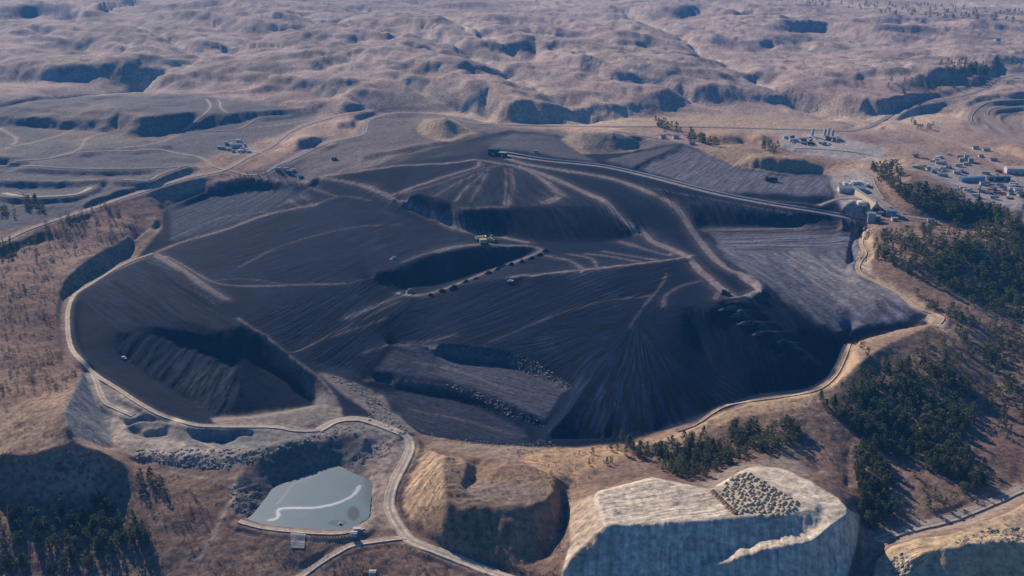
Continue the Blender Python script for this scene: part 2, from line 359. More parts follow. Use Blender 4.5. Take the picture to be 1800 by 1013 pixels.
RIDGES = [([(-20,66),(60,46),(110,54),(170,64),(230,90),(262,104)], 34), ([(140,48),(190,56),(240,70),(285,88)], 26), ([(325,38),(370,26),(440,38),(520,58),(590,68)], 44), ([(340,8),(400,3),(450,24)], 36),
 ([(500,92),(560,88),(610,70),(660,76),(720,98),(745,108)], 40), ([(500,120),(580,106),(640,114),(720,140)], 40), ([(430,146),(480,132),(540,142),(600,152),(640,176),(690,198)], 30), ([(540,172),(600,174),(660,188),(700,198)], 24),
 ([(630,112),(690,114),(750,128),(790,142)], 32), ([(610,46),(680,36),(740,44),(812,72)], 50), ([(760,22),(830,28),(890,52)], 42), ([(875,100),(930,74),(970,82),(1010,102),(1060,118),(1100,132)], 46), ([(730,142),(790,142),(825,158),(860,186)], 26),
 ([(830,176),(880,166),(925,192)], 28), ([(970,150),(1030,130),(1085,150)], 30), ([(1100,172),(1150,156),(1200,144),(1250,162)], 32), ([(930,30),(990,36),(1050,58),(1110,88)], 40), ([(1150,24),(1230,7),(1300,16),(1340,24)], 40),
 ([(1310,66),(1370,42),(1440,36),(1500,42),(1560,56),(1610,68)], 42), ([(1230,84),(1280,72),(1340,88)], 24), ([(1325,88),(1360,77),(1410,90)], 24), ([(1575,42),(1620,36),(1680,42),(1730,52)], 34), ([(1595,80),(1640,70),(1690,84)], 24),
 ([(1550,154),(1600,140),(1660,126),(1740,104),(1775,120)], 36), ([(1470,156),(1540,137),(1590,150)], 26), ([(1478,178),(1530,172),(1575,180)], 22), ([(-20,124),(40,114),(110,120),(170,116),(250,130)], 30), ([(170,130),(250,117),(320,142)], 28), ([(40,204),(100,190),(170,182)], 12), ([(165,210),(215,199),(258,218)], 22), ([(-20,18),(60,7),(150,12),(210,8)], 44), ([(1730,190),(1800,165),(1880,180)], 16)]
def spline(pts, n=8):
    p = np.array(pts, float); p = np.vstack([2 * p[0] - p[1], p, 2 * p[-1] - p[-2]])
    out = []
    for i in range(1, len(p) - 2):
        for k in range(n):
            t = k / n
            out.append(.5 * (2 * p[i] + (p[i + 1] - p[i - 1]) * t + (2 * p[i - 1] - 5 * p[i] + 4 * p[i + 1] - p[i + 2]) * t * t + (3 * p[i] - p[i - 1] - 3 * p[i + 1] + p[i + 2]) * t ** 3))
    out.append(p[-2]); return np.array(out)
drn = ridged((XX * .9 + YY * .44) / 230 + .25 * hw1, (-XX * .44 + YY * .9) / 420 + .25 * hw2, 3, 661)
def add_hills():
    global HL
    for off, lst in ((0, A_), (600, B_), (1200, C_)):
        for x0, x1, y0, y1 in lst:
            cx = off + (x0 + x1) / 2 / 2.98; yt = max(y0 / 2.98, 1.0); hp = (y1 - y0) / 2.98; wpx = (x1 - x0) / 2.98
            if y1 - y0 < 38: continue
            zb = 32.0
            mpp = math.hypot(*P(cx, yt, zb)) / FOC
            A = (.56 if off != 600 else .62) * hp * mpp * (.6 if (off == 0 and yt > 165) else 1)
            bx, by = P(cx, yt + .12 * hp, zb + A)
            half = wpx * mpp * .75 + 15
            rot = random.uniform(-.45, .2) - .08
            ca, sa = math.cos(rot), math.sin(rot)
            sel = np.where((YR > by - A * 3 - 500) & (YR < by + A * 12 + 900))[0]
            r0, r1 = sel.min(), sel.max() + 1
            dx = XX[r0:r1] - bx + hb1[r0:r1] * 40 + hf1[r0:r1] * 8; dy = YY[r0:r1] - by + hb2[r0:r1] * 40 + hf2[r0:r1] * 10
            a = dx * ca + dy * sa; b = -dx * sa + dy * ca
            t = a / half
            b = b + .16 * half * np.minimum(t * t, 4)
            lat = np.where(t > 0, np.exp(-np.abs(t) ** 2.3), np.exp(-np.abs(t / 1.7) ** 2.0))
            run = A / math.tan(math.radians(29)) * 1.35 * (.75 + .25 * lat)
            front = .5 * (1 + np.cos(math.pi * np.minimum(np.abs(b) / run, 1)))
            back = 1 / (1 + np.abs(b / (6 * A + 110)) ** 2.0)
            lat = lat * np.clip(.8 + .35 * r2[r0:r1], .7, 1.1)
            g = A * lat * np.where(b < 0, front, back)
            HL[r0:r1] += g ** 2.4
    for pts, A in RIDGES:
        c = np.array([P(a_, b_, 30 + A) for a_, b_ in spline(pts, 4)])
        seg = np.hypot(*np.diff(c, axis=0).T); cum = np.concatenate([[0], np.cumsum(seg)]); Lt = cum[-1]
        reach = 9 * A + 330
        rs = np.where((YR > c[:, 1].min() - 260) & (YR < c[:, 1].max() + reach))[0]; r0, r1 = rs[0], rs[-1] + 1
        ua, ub = (c[:, 0] - reach) / c[:, 1], (c[:, 0] + reach) / c[:, 1]
        cs = np.where((U > ua.min()) & (U < ub.max()))[0]; sl = (slice(r0, r1), slice(cs[0], cs[-1] + 1))
        X = XX[sl] + 30 * hb1[sl] + 8 * hf1[sl]; Y = YY[sl] + 30 * hb2[sl] + 10 * hf2[sl]
        D = np.full(X.shape, 1e9); S = np.zeros(X.shape); sg = np.ones(X.shape)
        for i in range(len(c) - 1):
            dx, dy = c[i + 1] - c[i]; L2 = dx * dx + dy * dy + 1e-9
            t = np.clip(((X - c[i, 0]) * dx + (Y - c[i, 1]) * dy) / L2, 0, 1)
            d = np.hypot(X - c[i, 0] - t * dx, Y - c[i, 1] - t * dy); m = d < D
            D = np.where(m, d, D); S = np.where(m, (cum[i] + t * seg[i]) / Lt, S); sg = np.where(m, np.sign(dx * (Y - c[i, 1]) - dy * (X - c[i, 0])), sg)
        tap = np.clip(S / .3, 0, 1) ** .7 * np.clip((1 - S) / .22, 0, 1) ** .8 * np.clip(.85 + .25 * r2[sl], .75, 1.08) * (.45 + .55 * np.exp(-(D / 500.0) ** 2))
        run = A / math.tan(math.radians(32)) * 1.3
        run = run * (1 + .5 * (drn[sl] - .4)); front = .5 * (1 + np.cos(math.pi * np.minimum(D / run, 1))); back = 1 / (1 + (D / (7 * A + 130)) ** 2.0)
        HL[sl] += (A * tap * np.where(sg < 0, front, back)) ** 2.4
    HL = HL ** (1 / 2.4)
add_hills()
bil2 = billow((XX * .8 + YY * .6) / 420 + .4 * hw1, (-XX * .6 + YY * .8) / 900 + .3 * hw2, 3, 808)
gully = ridged(XX / 420 + .3 * hw1, YY / 420, 5, 303)
ZZ = ZZ + HL * hmask
ZZ = ZZ + far * hmask * (9 * (bil2 - .4) + 1.5 * (r2 - .4) - 3.2 * (r3 - .45) * (.3 + .7 * sstep(2, 20, HL)) - 11 * np.clip(drn - .62, 0, 1) * (.25 + .75 * sstep(3, 22, HL)) + 2.0 * fbm(XX / 60, YY / 60, 3, 404))

# ------------------------------------------------------------------ relief noise
grassy = 1 - pit
ZZ = ZZ + grassy * (1 - far) * (2.6 * fbm(XX / 60, YY / 60, 4, 21) + 1.0 * fbm(XX / 24, YY / 24, 3, 24) + .5 * fbm(XX / 9, YY / 9, 3, 22))
ZZ = ZZ + pit * (.9 * fbm(XX / 55, YY / 55, 3, 31) + .22 * fbm(XX / 8, YY / 8, 2, 32))
def polydist(w3, reach):
    """distance of grid points to a ground polyline, with the polyline's height there"""
    D = np.full(ZZ.shape, 1e9); Hh = np.zeros_like(ZZ)
    for a, b in zip(w3[:-1], w3[1:]):
        x0, x1 = min(a[0], b[0]) - reach, max(a[0], b[0]) + reach; y0, y1 = min(a[1], b[1]) - reach, max(a[1], b[1]) + reach
        rs = np.where((YR >= y0) & (YR <= y1))[0]
        if not len(rs): continue
        r0, r1 = rs[0], rs[-1] + 1
        ua = min(x0 / y0, x0 / y1, x1 / y0, x1 / y1) if y0 > 0 else -UM; ub = max(x0 / y0, x0 / y1, x1 / y0, x1 / y1)
        cs = np.where((U >= ua) & (U <= ub))[0]
        if not len(cs): continue
        sl = (slice(r0, r1), slice(cs[0], cs[-1] + 1))
        dx, dy = b[0] - a[0], b[1] - a[1]; L2 = dx * dx + dy * dy + 1e-9
        t = np.clip(((XX[sl] - a[0]) * dx + (YY[sl] - a[1]) * dy) / L2, 0, 1)
        d = np.hypot(XX[sl] - a[0] - t * dx, YY[sl] - a[1] - t * dy)
        m = d < D[sl]
        D[sl] = np.where(m, d, D[sl]); Hh[sl] = np.where(m, a[2] + (b[2] - a[2]) * t, Hh[sl])
    return D, Hh




# ------------------------------------------------------------------ drainage lines between the hills
valley = np.zeros_like(ZZ)
VAL = [([(-30,188),(100,166),(215,158),(300,135),(365,115),(420,92),(520,70),(600,50),(640,30)], 62, 15), ([(365,115),(330,100),(280,78),(200,55),(130,48)], 30, 11),
 ([(600,64),(694,84),(768,100),(808,114),(902,154),(969,188),(1040,208)], 45, 14), ([(1100,30),(1150,60),(1200,84),(1244,114),(1300,141),(1361,168),(1468,198),(1522,215)], 42, 14),
 ([(909,44),(996,50),(1103,80),(1200,100)], 40, 13), ([(1240,20),(1350,45),(1500,60),(1650,55),(1830,62)], 50, 12), ([(700,170),(760,185),(850,205)], 25, 8), ([(0,45),(110,40),(160,22),(240,10)], 45, 12),
 ([(500,150),(560,170),(620,190),(700,205)], 25, 8), ([(640,20),(720,45),(800,62),(850,100),(940,130)], 35, 12), ([(1400,90),(1480,110),(1560,125),(1640,120)], 30, 9), ([(1000,120),(1080,150),(1200,175),(1330,200)], 34, 9),
 ([(430,20),(520,40),(560,60)], 35, 10), ([(200,120),(240,100),(300,92)], 22, 8), ([(60,110),(120,95),(170,88)], 22, 8), ([(1560,20),(1620,35),(1700,30)], 30, 9)]
for pts, w, dp in VAL:
    c = np.array([P(a_, b_, 36) + (30.0,) for a_, b_ in spline(pts, 6)])
    D, _h = polydist(c, w * 3.2)
    D = np.abs(D + w * .9 * hw1)
    k = np.exp(-(D / w) ** 2); dist_f = np.clip(YY / 2500, .6, 1.5)
    ZZ = ZZ - (dp * .8 * k + dp * .5 * np.exp(-(D / (w * .22)) ** 2)) * hmask
    valley = np.maximum(valley, np.exp(-(D / (w * .55)) ** 2) * hmask)

# ------------------------------------------------------------------ worked-ground directions (furrows, dozer tracks, dump ribs)
FS = np.zeros_like(ZZ); FT = np.zeros_like(ZZ); FK = np.zeros_like(ZZ)
PX, PYY = project(XX, YY, ZZ)
def flow(poly, lam, k, a=None, b=None, z=0, center=None, amp=0.0, elong=24, jit=2, soft=4):
    global ZZ
    hard = pip(poly, PX + JN1 * jit, PYY + JN2 * jit)
    m = blur(hard.astype(float), soft)
    if center:
        cx, cy = P(center[0], center[1], z)
        ang = np.arctan2(YY - cy, XX - cx); r = np.hypot(XX - cx, YY - cy)
        s = ang * 90.0; t = r
    else:
        ax, ay = P(*a, z); bx, by = P(*b, z)
        d = math.hypot(bx - ax, by - ay); tx, ty = (bx - ax) / d, (by - ay) / d
        s = (XX - ax) * ty - (YY - ay) * tx; t = (XX - ax) * tx + (YY - ay) * ty
    s = s + .5 * JN1 * lam
    sel = m > FK / max(k, 1e-6) * .5
    sel &= m > .02
    FS[sel] = (s / lam)[sel]; FT[sel] = (t / (lam * elong))[sel]; FK[sel] = (m * k)[sel]
    if amp:
        rr, cc = np.where(m > .01)
        sub = (slice(rr.min(), rr.max() + 1), slice(cc.min(), cc.max() + 1))
        n = fbm(s[sub] / (lam * 2.6), t[sub] / (lam * 2.6 * elong * .6), 3, 555)
        ZZ[sub] += amp * n * m[sub]

flow([(290,400),(560,340),(690,330),(830,420),(690,460),(610,500),(400,500),(280,450)], 2.6, .9, (600,395), (740,352), 12, amp=.5)
flow([(300,362),(440,325),(560,345),(400,400),(270,440)], 5, .5, (300,420), (480,345), 8)
flow([(130,540),(200,480),(270,455),(420,565),(430,580),(200,575)], 3.4, 1.1, (200,490), (330,585), 8, amp=.45)
flow([(205,583),(281,590),(380,622),(415,645),(420,690),(385,735),(214,629)], 3.2, .8, (366,629), (300,695), -10, amp=2.0, elong=9)
flow([(150,640),(214,629),(383,736),(330,742),(240,700)], 4.0, .5, (200,660), (330,735), -8)
flow([(425,562),(610,505),(690,470),(730,520),(690,600),(640,650),(560,650)], 2.7, 1.5, (480,600), (625,518), 0, amp=.35)
flow([(690,525),(760,520),(830,505),(720,600),(610,640)], 3.0, 1.0, (640,625), (760,545), 0, amp=.4)
flow([(728,524),(800,505),(1000,478),(1190,457),(1150,540),(1107,575),(880,610),(690,600)], 2.9, 1.15, (700,600), (1000,525), 8, amp=.5)
flow([(1150,540),(1190,530),(1240,545),(1235,620),(1330,700),(1150,760),(1080,770),(957,770),(1008,684),(880,620),(1000,560)], 2.6, 1.35, center=(1122,545), z=22, amp=.3, elong=20)
flow([(1200,540),(1300,545),(1460,660),(1330,700),(1240,640)], 3.0, .8, (1250,600), (1310,680), -5, amp=.3)
flow([(1290,540),(1340,510),(1490,600),(1470,640)], 4, .7, (1330,530), (1450,620), 5)
flow([(800,370),(880,367),(960,364),(1060,362),(1170,400),(1120,415),(950,424),(800,402)], 2.5, 1.1, (1000,372), (1062,420), 22, amp=.8)
flow([(745,340),(850,286),(960,310),(1045,362),(880,366),(815,370)], 3.0, .7, center=(856,262), z=42, amp=.15, elong=20)
flow([(580,312),(835,284),(820,310),(690,342)], 3.5, .6, (600,320), (800,295), 30)
flow([(600,302),(700,262),(860,272),(840,282),(700,292)], 3.5, .9, (640,298), (780,262), 34)
flow([(1080,300),(1250,345),(1510,393),(1230,398),(1190,365)], 3.0, .9, (1300,363), (1334,397), 25, amp=.5)
flow([(1130,298),(1210,258),(1300,292),(1450,315),(1460,345),(1400,340),(1250,335)], 3.2, .55, (1250,330), (1330,270), 33)
flow([(1235,400),(1500,395),(1510,440),(1300,450)], 5, .8, (1250,408), (1480,402), 14)
flow([(1260,440),(1500,440),(1640,560),(1480,590),(1330,520)], 8, .5, (1300,450), (1480,560), 12, elong=6)
flow([(955,445),(1190,450),(1000,475),(860,490)], 3, .8, (960,462), (1150,452), 12)
flow([(690,618),(830,640),(990,690),(957,744),(840,684),(655,656)], 3, .35, (700,640), (950,705), -18)
flow([(665,682),(820,708),(919,755),(937,780),(760,764),(690,725)], 3, .3, (700,700), (900,770), -27)
flow([(1051,866),(1147,841),(1248,862),(1292,908),(1065,923)], 2.2, .45, (1070,893), (1230,868), 9)
flow([(1065,923),(1292,910),(1437,897),(1453,933),(1493,899),(1510,905),(1480,1013),(1000,1013)], 3.0, .3, (1200,920), (1204,1000), 0, amp=1.1, elong=9)
flow([(1662,962),(1640,985),(1580,1013),(1560,1000),(1620,955)], 2.0, .8, center=(1668,955), z=0, amp=.7)
flow([(785,888),(925,893),(985,870),(985,945),(905,995),(785,965),(715,920)], 4.0, .3, (860,895), (868,975), 0, amp=1.2, elong=7)
flow([(735,785),(781,800),(785,885),(715,920),(704,885),(712,850)], 3.5, .6, (720,860), (775,810), -4, amp=.7)
FK = blur(FK, 1)

# ------------------------------------------------------------------ broken rock and scree
PALEM0 = [(1051,864),(1147,839),(1248,860),(1305,826),(1335,818),(1378,824),(1423,846),(1474,876),(1494,898),(1512,905),(1506,960),(1480,1040),(980,1040),(996,975),(1012,935),(1030,890)]
BROWN0 = [(733,783),(781,799),(812,804),(838,836),(858,835),(890,813),(975,835),(988,900),(985,945),(905,992),(850,982),(785,962),(704,885)]
BRM0 = [(1530,1040),(1542,985),(1565,962),(1611,947),(1667,941),(1723,921),(1779,898),(1830,868),(1900,860),(1900,1060)]
RUB = [[(565,655),(600,665),(640,680),(665,700),(690,735),(735,765),(700,765),(650,740),(640,700),(600,675)],
       [(885,625),(941,634),(1003,676),(992,690),(952,668),(919,652),(890,640)],
       [(780,672),(841,686),(885,704),(930,728),(957,750),(915,742),(850,706),(780,680)],
       [(240,790),(330,790),(450,790),(540,768),(600,748),(640,745),(640,760),(580,768),(520,785),(450,808),(400,826),(310,820),(235,805)],
       [(400,850),(455,850),(470,880),(450,905),(420,915),(405,890)],
       [(735,755),(780,768),(860,776),(930,781),(960,770),(985,785),(930,790),(860,786),(765,775)],
       [(606,800),(650,785),(690,770),(700,790),(660,815),(625,825)],
       [(790,795),(812,810),(808,845),(850,885),(820,890),(785,870),(778,815)],
       [(1560,985),(1595,968),(1610,985),(1600,1010),(1570,1013)],
       [(1662,956),(1730,930),(1800,925),(1800,952),(1700,957)],
       [(1005,905),(1040,900),(1060,930),(1030,975),(1005,960)]]
edge_n = region(PALEM0, 2, 2) + region(BROWN0, 2, 2) + region(BRM0, 2, 2)
_bm = blur(region(BROWN0, 2, 2), 6); ZZ = ZZ * (1 - _bm) + blur(ZZ, 7) * _bm
ZZ = ZZ + edge_n * (.28 * fbm(XX / 7, YY / 7, 3, 951) + .45 * fbm(XX / 20, YY / 20, 3, 952)) + _bm * 1.6 * fbm(XX / 22, YY / 22, 3, 953)
rub = np.zeros_like(ZZ)
for p in RUB: rub = np.maximum(rub, region(p, 3, 2))
ZZ = ZZ + rub * (1.1 * ridged(XX / 9, YY / 9, 3, 61) - .6)

# hummocks along the terraces on the dark face
for q, (x0, y0, x1, y1) in enumerate([(1262,546,1310,538),(1278,556,1322,551),(1294,571,1338,565),(1322,590,1362,582),(1340,606,1390,598),(1368,622,1412,614),(1390,633,1425,626)]):
    ax, ay = P(x0, y0, 16 - 4 * q); bx, by = P(x1, y1, 16 - 4 * q)
    dx, dy = bx - ax, by - ay; LL = math.hypot(dx, dy)
    t = ((XX - ax) * dx + (YY - ay) * dy) / LL; s = (-(XX - ax) * dy + (YY - ay) * dx) / LL
    ZZ = ZZ + 3.4 * np.exp(-((s + 2 * JN1) / 4.0) ** 2) * sstep(-8, 4, t) * (1 - sstep(LL - 4, LL + 8, t))

# ------------------------------------------------------------------ first-surface lookup
def hit(px, py, lift=0.0):
    x, y, d = ray(px, py)
    u = x / y; m = d / y
    c = (u + UM) / (2 * UM) * (NC - 1); c0 = int(np.clip(math.floor(c), 0, NC - 2)); f = c - c0
    col = ZZ[:, c0] * (1 - f) + ZZ[:, c0 + 1] * f + lift
    diff = col - (HC + m * YR)
    idx = np.argmax(diff > 0)
    if idx == 0: idx = 1
    a, b = diff[idx - 1], diff[idx]
    t = -a / (b - a) if b != a else 0
    Y = YR[idx - 1] + (YR[idx] - YR[idx - 1]) * t
    return u * Y, Y, HC + m * Y - lift

def ground_z(x, y):
    r, c = grid_rc(x, y)
    r0 = np.clip(np.floor(r).astype(int), 0, NR - 2); c0 = np.clip(np.floor(c).astype(int), 0, NC - 2)
    fr = np.clip(r - r0, 0, 1); fc = np.clip(c - c0, 0, 1)
    return (ZZ[r0, c0] * (1 - fr) * (1 - fc) + ZZ[r0 + 1, c0] * fr * (1 - fc) + ZZ[r0, c0 + 1] * (1 - fr) * fc + ZZ[r0 + 1, c0 + 1] * fr * fc)

def gz(x, y): return float(ground_z(np.array([x]), np.array([y]))[0])

# ------------------------------------------------------------------ roads: name, photograph points, width (m), colour key, kind of surface
ROADS = [
 ('haul_road', [(560,757),(590,741),(630,736.5),(670,748),(710,765),(720,777),(721,790),(712,812),(699,836),(690,858),(684.5,883),(689,905),(701,925),(721,950),(759,966),(830,993),(900,1020),(960,1045)], 9.0, 'pale'),
 ('rim_road', [(268,447),(232,459),(201,474),(160,500),(134,516),(124,530),(119,550),(118.5,568),(120,590),(127,616),(147,638),(169,660),(205,683),(245,709),(276,727),(307,738),(336,746),(370,750),(480,751),(514,757),(541,758),(562,757)], 4.8, 'pale'),
 ('side_road', [(162.5,656),(168,668),(174,685),(183,705),(200,716),(234,731)], 6.0, 'pale'),
 ('access_road', [(520,1020),(560,992),(600,967),(625,957),(660,952),(690,948),(716,946)], 5.5, 'pale'),
 ('dam_road', [(420,917),(445,924),(469,929.5),(525,935),(570,938),(605,937),(640,929)], 4.5, 'pale'),
 ('highway', [(-60,452),(0,427),(44,406),(101,386),(161,367.5),(208,350.5),(245,339),(285,325.5),(335,312),(393,300),(433,278),(476,258),(503,236),(537,220),(600,203),(640,196)], 9.5, 'road'),
 ('gravel_road', [(498,287),(545,265),(578,251),(634,238),(642,225),(646,213),(678,202),(712,199),(745,200),(775,203),(800,209),(835,217),(870,219),(935,221),(1070,223),(1200,223),(1330,226),(1468,230),(1512,228),(1545,215),(1586,191),(1636,178),(1703,166),(1737,151),(1754,138),(1800,131),(1850,126)], 11, 'grey'),
 ('field_road', [(0,293),(55,292),(110,296),(170,297),(240,297),(295,295),(330,293)], 6, 'grey'),
 ('field_track', [(30,283),(80,280),(120,272),(160,267),(230,266),(275,263),(320,272),(350,276),(370,288),(374,293),(398,299)], 6, 'road'),
 ('valley_track', [(322,228),(345,212),(366,195),(370,185),(363,174)], 5, 'road'),
 ('farm_track', [(8,340),(40,346),(85,346),(135,342),(160,330)], 7, 'pale'),
 ('bench_track', [(215,316),(260,318),(280,308),(320,294)], 5, 'road'),
 ('bend_track', [(365,172),(385,177),(388,190),(400,199)], 4, 'road'),
 ('meadow_track', [(325,228),(380,231),(420,228),(455,208),(500,204)], 4, 'road'),
 ('spur_road', [(400,299),(433,308),(465,305),(485,292),(500,287)], 6, 'road'),
 ('yard_road', [(418,263),(440,266),(462,270)], 5, 'pale'),
 ('upper_road', [(1100,236),(1150,243),(1200,252),(1250,262),(1262,268)], 5, 'grey'),
 ('town_road', [(1512,230),(1560,245),(1620,262),(1700,290),(1770,318),(1830,340)], 8, 'grey'),
 ('railway_bed', [(1566,215),(1640,240),(1703,258),(1754,289),(1830,330)], 9, 'road'),
 ('forest_road', [(1518,299),(1530,310),(1536,325),(1547,345),(1562,362),(1588,378),(1620,385),(1700,396),(1800,406),(1900,416)], 7, 'road'),
 ('pen_road', [(1440,362),(1475,350),(1520,350)], 6, 'road'),
 ('yard_loop', [(1395,262),(1430,262),(1500,268),(1548,278),(1580,290)], 5, 'grey'),
 ('rim_track', [(1527,404),(1517,412),(1513.5,430),(1521,446),(1508,466),(1513,482),(1536,494),(1580,516),(1612,542),(1655,557),(1650,569)], 5.5, 'sand'),
 ('ridge_track', [(1494,603),(1485,628),(1466,664),(1425,690),(1330,704),(1270,716),(1225,745),(1190,758)], 3.2, 'sand'),
 ('valley_road', [(1540,950),(1600,930),(1667,914),(1723,893),(1800,858)], 9, 'road'),
 ('railway', [(1850,262),(1790,252),(1730,232),(1708,218),(1706,203),(1724,185),(1754,177.5),(1850,174)], 8, 'grey'),
 ('railway', [(1830,258),(1775,238),(1753,222),(1737,208),(1735,198),(1754,188.5),(1850,182)], 7, 'grey'),
 ('conveyor_road', [(870,270),(960,284),(1060,294),(1150,314),(1250,340),(1350,360),(1450,376),(1522,391)], 8, 'grey'),
]
DUST = [
 ([(0,262),(60,250),(120,232),(160,212),(200,205)], 5, .8), ([(95,276),(140,262),(150,245),(190,232),(240,225)], 5, .8), ([(0,226),(30,245),(10,262)], 6, .8), ([(200,262),(280,250),(330,228)], 5, .7), ([(440,225),(520,215),(560,205)], 4, .7), ([(0,318),(80,318),(170,316)], 5, .7), ([(330,300),(360,312),(300,322)], 5, .7), ([(205,683),(230,715),(260,735)], 4, .6), ([(322,745),(325,758),(345,772),(380,790)], 4, .9), ([(205,790),(300,802),(380,806),(450,795)], 4, .6),
 ([(415,838),(410,870),(392,905),(370,950),(350,985)], 4.0, .7), ([(300,830),(360,840),(410,842)], 3.5, .5), ([(560,660),(600,672),(650,690)], 4, .4), ([(480,640),(560,600),(680,560)], 3, .35), ([(860,600),(960,560),(1060,530),(1150,520)], 3, .3), ([(1107,575),(1130,540),(1160,505),(1172,480)], 2.5, .35), ([(300,420),(380,385),(470,372)], 3, .4), ([(420,470),(500,430),(620,400),(700,395)], 3, .35), ([(330,500),(420,490),(500,500)], 2.5, .3), ([(1330,430),(1420,450),(1500,500),(1570,545)], 4, .4), ([(1290,450),(1370,500),(1450,555)], 3.5, .35), ([(1140,330),(1260,352),(1400,378)], 3, .35), ([(1150,300),(1240,330),(1330,350),(1440,360)], 3.5, .4), ([(700,635),(800,650),(900,690)], 3, .35), ([(720,720),(820,740),(900,765)], 3, .3),
 ([(562,312),(634,325),(683,345),(745,374),(812,404),(870,415),(925,426)], 9, .8),
 ([(560,311),(574,309),(634,300.5),(701,291.5),(790,287),(836,281),(881,288),(910,293),(943,309),(977,336)], 6, .95),
 ([(892,279),(925,289),(992,300),(1060,311),(1104.6,323.6),(1149,341.5),(1185,361.5),(1205,388),(1229.5,422),(1252,451),(1274,468),(1307,486),(1332,499),(1336,508),(1318,518),(1292,522.6),(1274,512.5),(1247,490),(1229,475),(1202,448),(1156,428.5),(1134,415),(1105,393),(1082,373),(1064,354),(1037,342.5),(992,322),(945,303),(910,293)], 10, 1.0),
 ([(900,487),(1000,477),(1100,466),(1190,455),(1216,449)], 6, .8),
 ([(700,516),(735,520),(770,512),(820,493),(870,473),(920,455),(950,441),(944,436),(925,432),(880,432),(850,428)], 5.5, .9),
 ([(275,448),(300,462),(330,480),(360,503),(398,526)], 8, .75), ([(275,448),(295,452),(325,468),(380,498),(450,503),(520,501),(605,499)], 3.5, .6),
 ([(554,360),(470,377),(386,407),(315,427),(268,447),(201,474)], 6, .85), ([(554,360),(600,345),(650,352)], 5, .3),
 ([(418,560),(469,594),(514,632),(558,661),(590,700)], 3, .7),
 ([(683,345),(720,332),(790,308),(838,294),(843,285)], 7, .8), ([(690,342),(750,330),(830,302),(880,290)], 8, .3), ([(765,345),(810,318),(860,298)], 6, .35), ([(800,355),(820,330),(850,305)], 4, .5), ([(825,355),(845,325),(855,305)], 4, .45),
 ([(897,296),(902,320),(897,345),(890,365)], 7, .35), ([(888,296),(890,320),(886,360)], 3, .5), ([(890,365),(860,364),(800,372),(760,385)], 6, .5),
 ([(977,336),(985,345),(960,356)], 14, .6), ([(943,303),(990,340),(1010,348)], 4, .5),
 ([(960,450),(1000,458),(1020,470),(1022,478)], 5, .6), ([(1000,447),(1040,455),(1050,472)], 4, .5), ([(1030,446),(1080,452),(1130,462)], 4, .6), ([(1060,442),(1120,452),(1160,458)], 4, .55), ([(1100,428),(1140,440),(1180,450)], 4, .55), ([(1090,425),(1115,432)], 8, .5), ([(1185,440),(1178,448)], 5, .6),
 ([(770,442),(800,434),(850,430),(890,432)], 12, .6), ([(710,460),(745,447),(780,440)], 5, .4),
 ([(520,318),(560,325),(540,333),(528,345),(545,352)], 4, .5), ([(545,330),(590,345)], 4, .4), ([(505,350),(530,365),(545,358)], 6, .5),
 ([(640,669),(707,672),(774,680),(818,689),(863,705),(908,725)], 4, .5),
 ([(1262,516),(1258,525)], 7, .5), ([(1250,490),(1200,502),(1170,520),(1166,538)], 4, .35),
 ([(1230,405),(1350,402),(1490,400)], 9, .4), ([(1260,412),(1380,410),(1500,402)], 3, .35), ([(1300,545),(1400,610),(1440,640)], 6, .3),
 ([(640,620),(690,605),(750,600),(800,590)], 4, .3), ([(610,560),(680,530),(715,516)], 6, .45), ([(560,600),(640,560),(700,530)], 3, .3),
]
ROADW = []
for name, pts, wd, key in ROADS:
    sp = spline(pts, 10)
    w3 = np.array([hit(*q) for q in sp])
    # even out, resample
    for _ in range(6): w3[1:-1] = .25 * w3[:-2] + .5 * w3[1:-1] + .25 * w3[2:]
    ROADW.append((name, w3, wd, key))

verge = np.zeros_like(ZZ)
for name, w3, wd, key in ROADW:
    cell = np.gradient(YR)[:, None] * np.ones((1, NC))
    reach = wd * .5 + 14
    D, Hh = polydist(w3, reach + 20)
    core = wd * .5 + np.minimum(cell, 12) * .9
    k = 1 - sstep(0, 1, (D - core) / (4 + np.minimum(cell, 10)))
    ZZ = ZZ * (1 - k) + Hh * k
    verge = np.maximum(verge, np.clip(1 - (D - wd * .5) / 5.0, 0, 1) * .7)

PX, PYY = project(XX, YY, ZZ)
dust = np.zeros_like(ZZ)
for pts, wd, k in DUST:
    w3 = np.array([hit(*q) for q in spline(pts, 8)])
    for _ in range(3): w3[1:-1] = .25 * w3[:-2] + .5 * w3[1:-1] + .25 * w3[2:]
    cell = np.abs(np.gradient(YR))[:, None]
    D, _h = polydist(w3, wd + 15)
    D = D + 1.2 * JN1
    e = np.clip((wd * .5 + 1.0 - D) / 2.0, 0, 1) 
    e2 = np.exp(-(D / (wd * 1.1)) ** 2) * .35
    dust = np.maximum(dust, np.maximum(e, e2) * k)

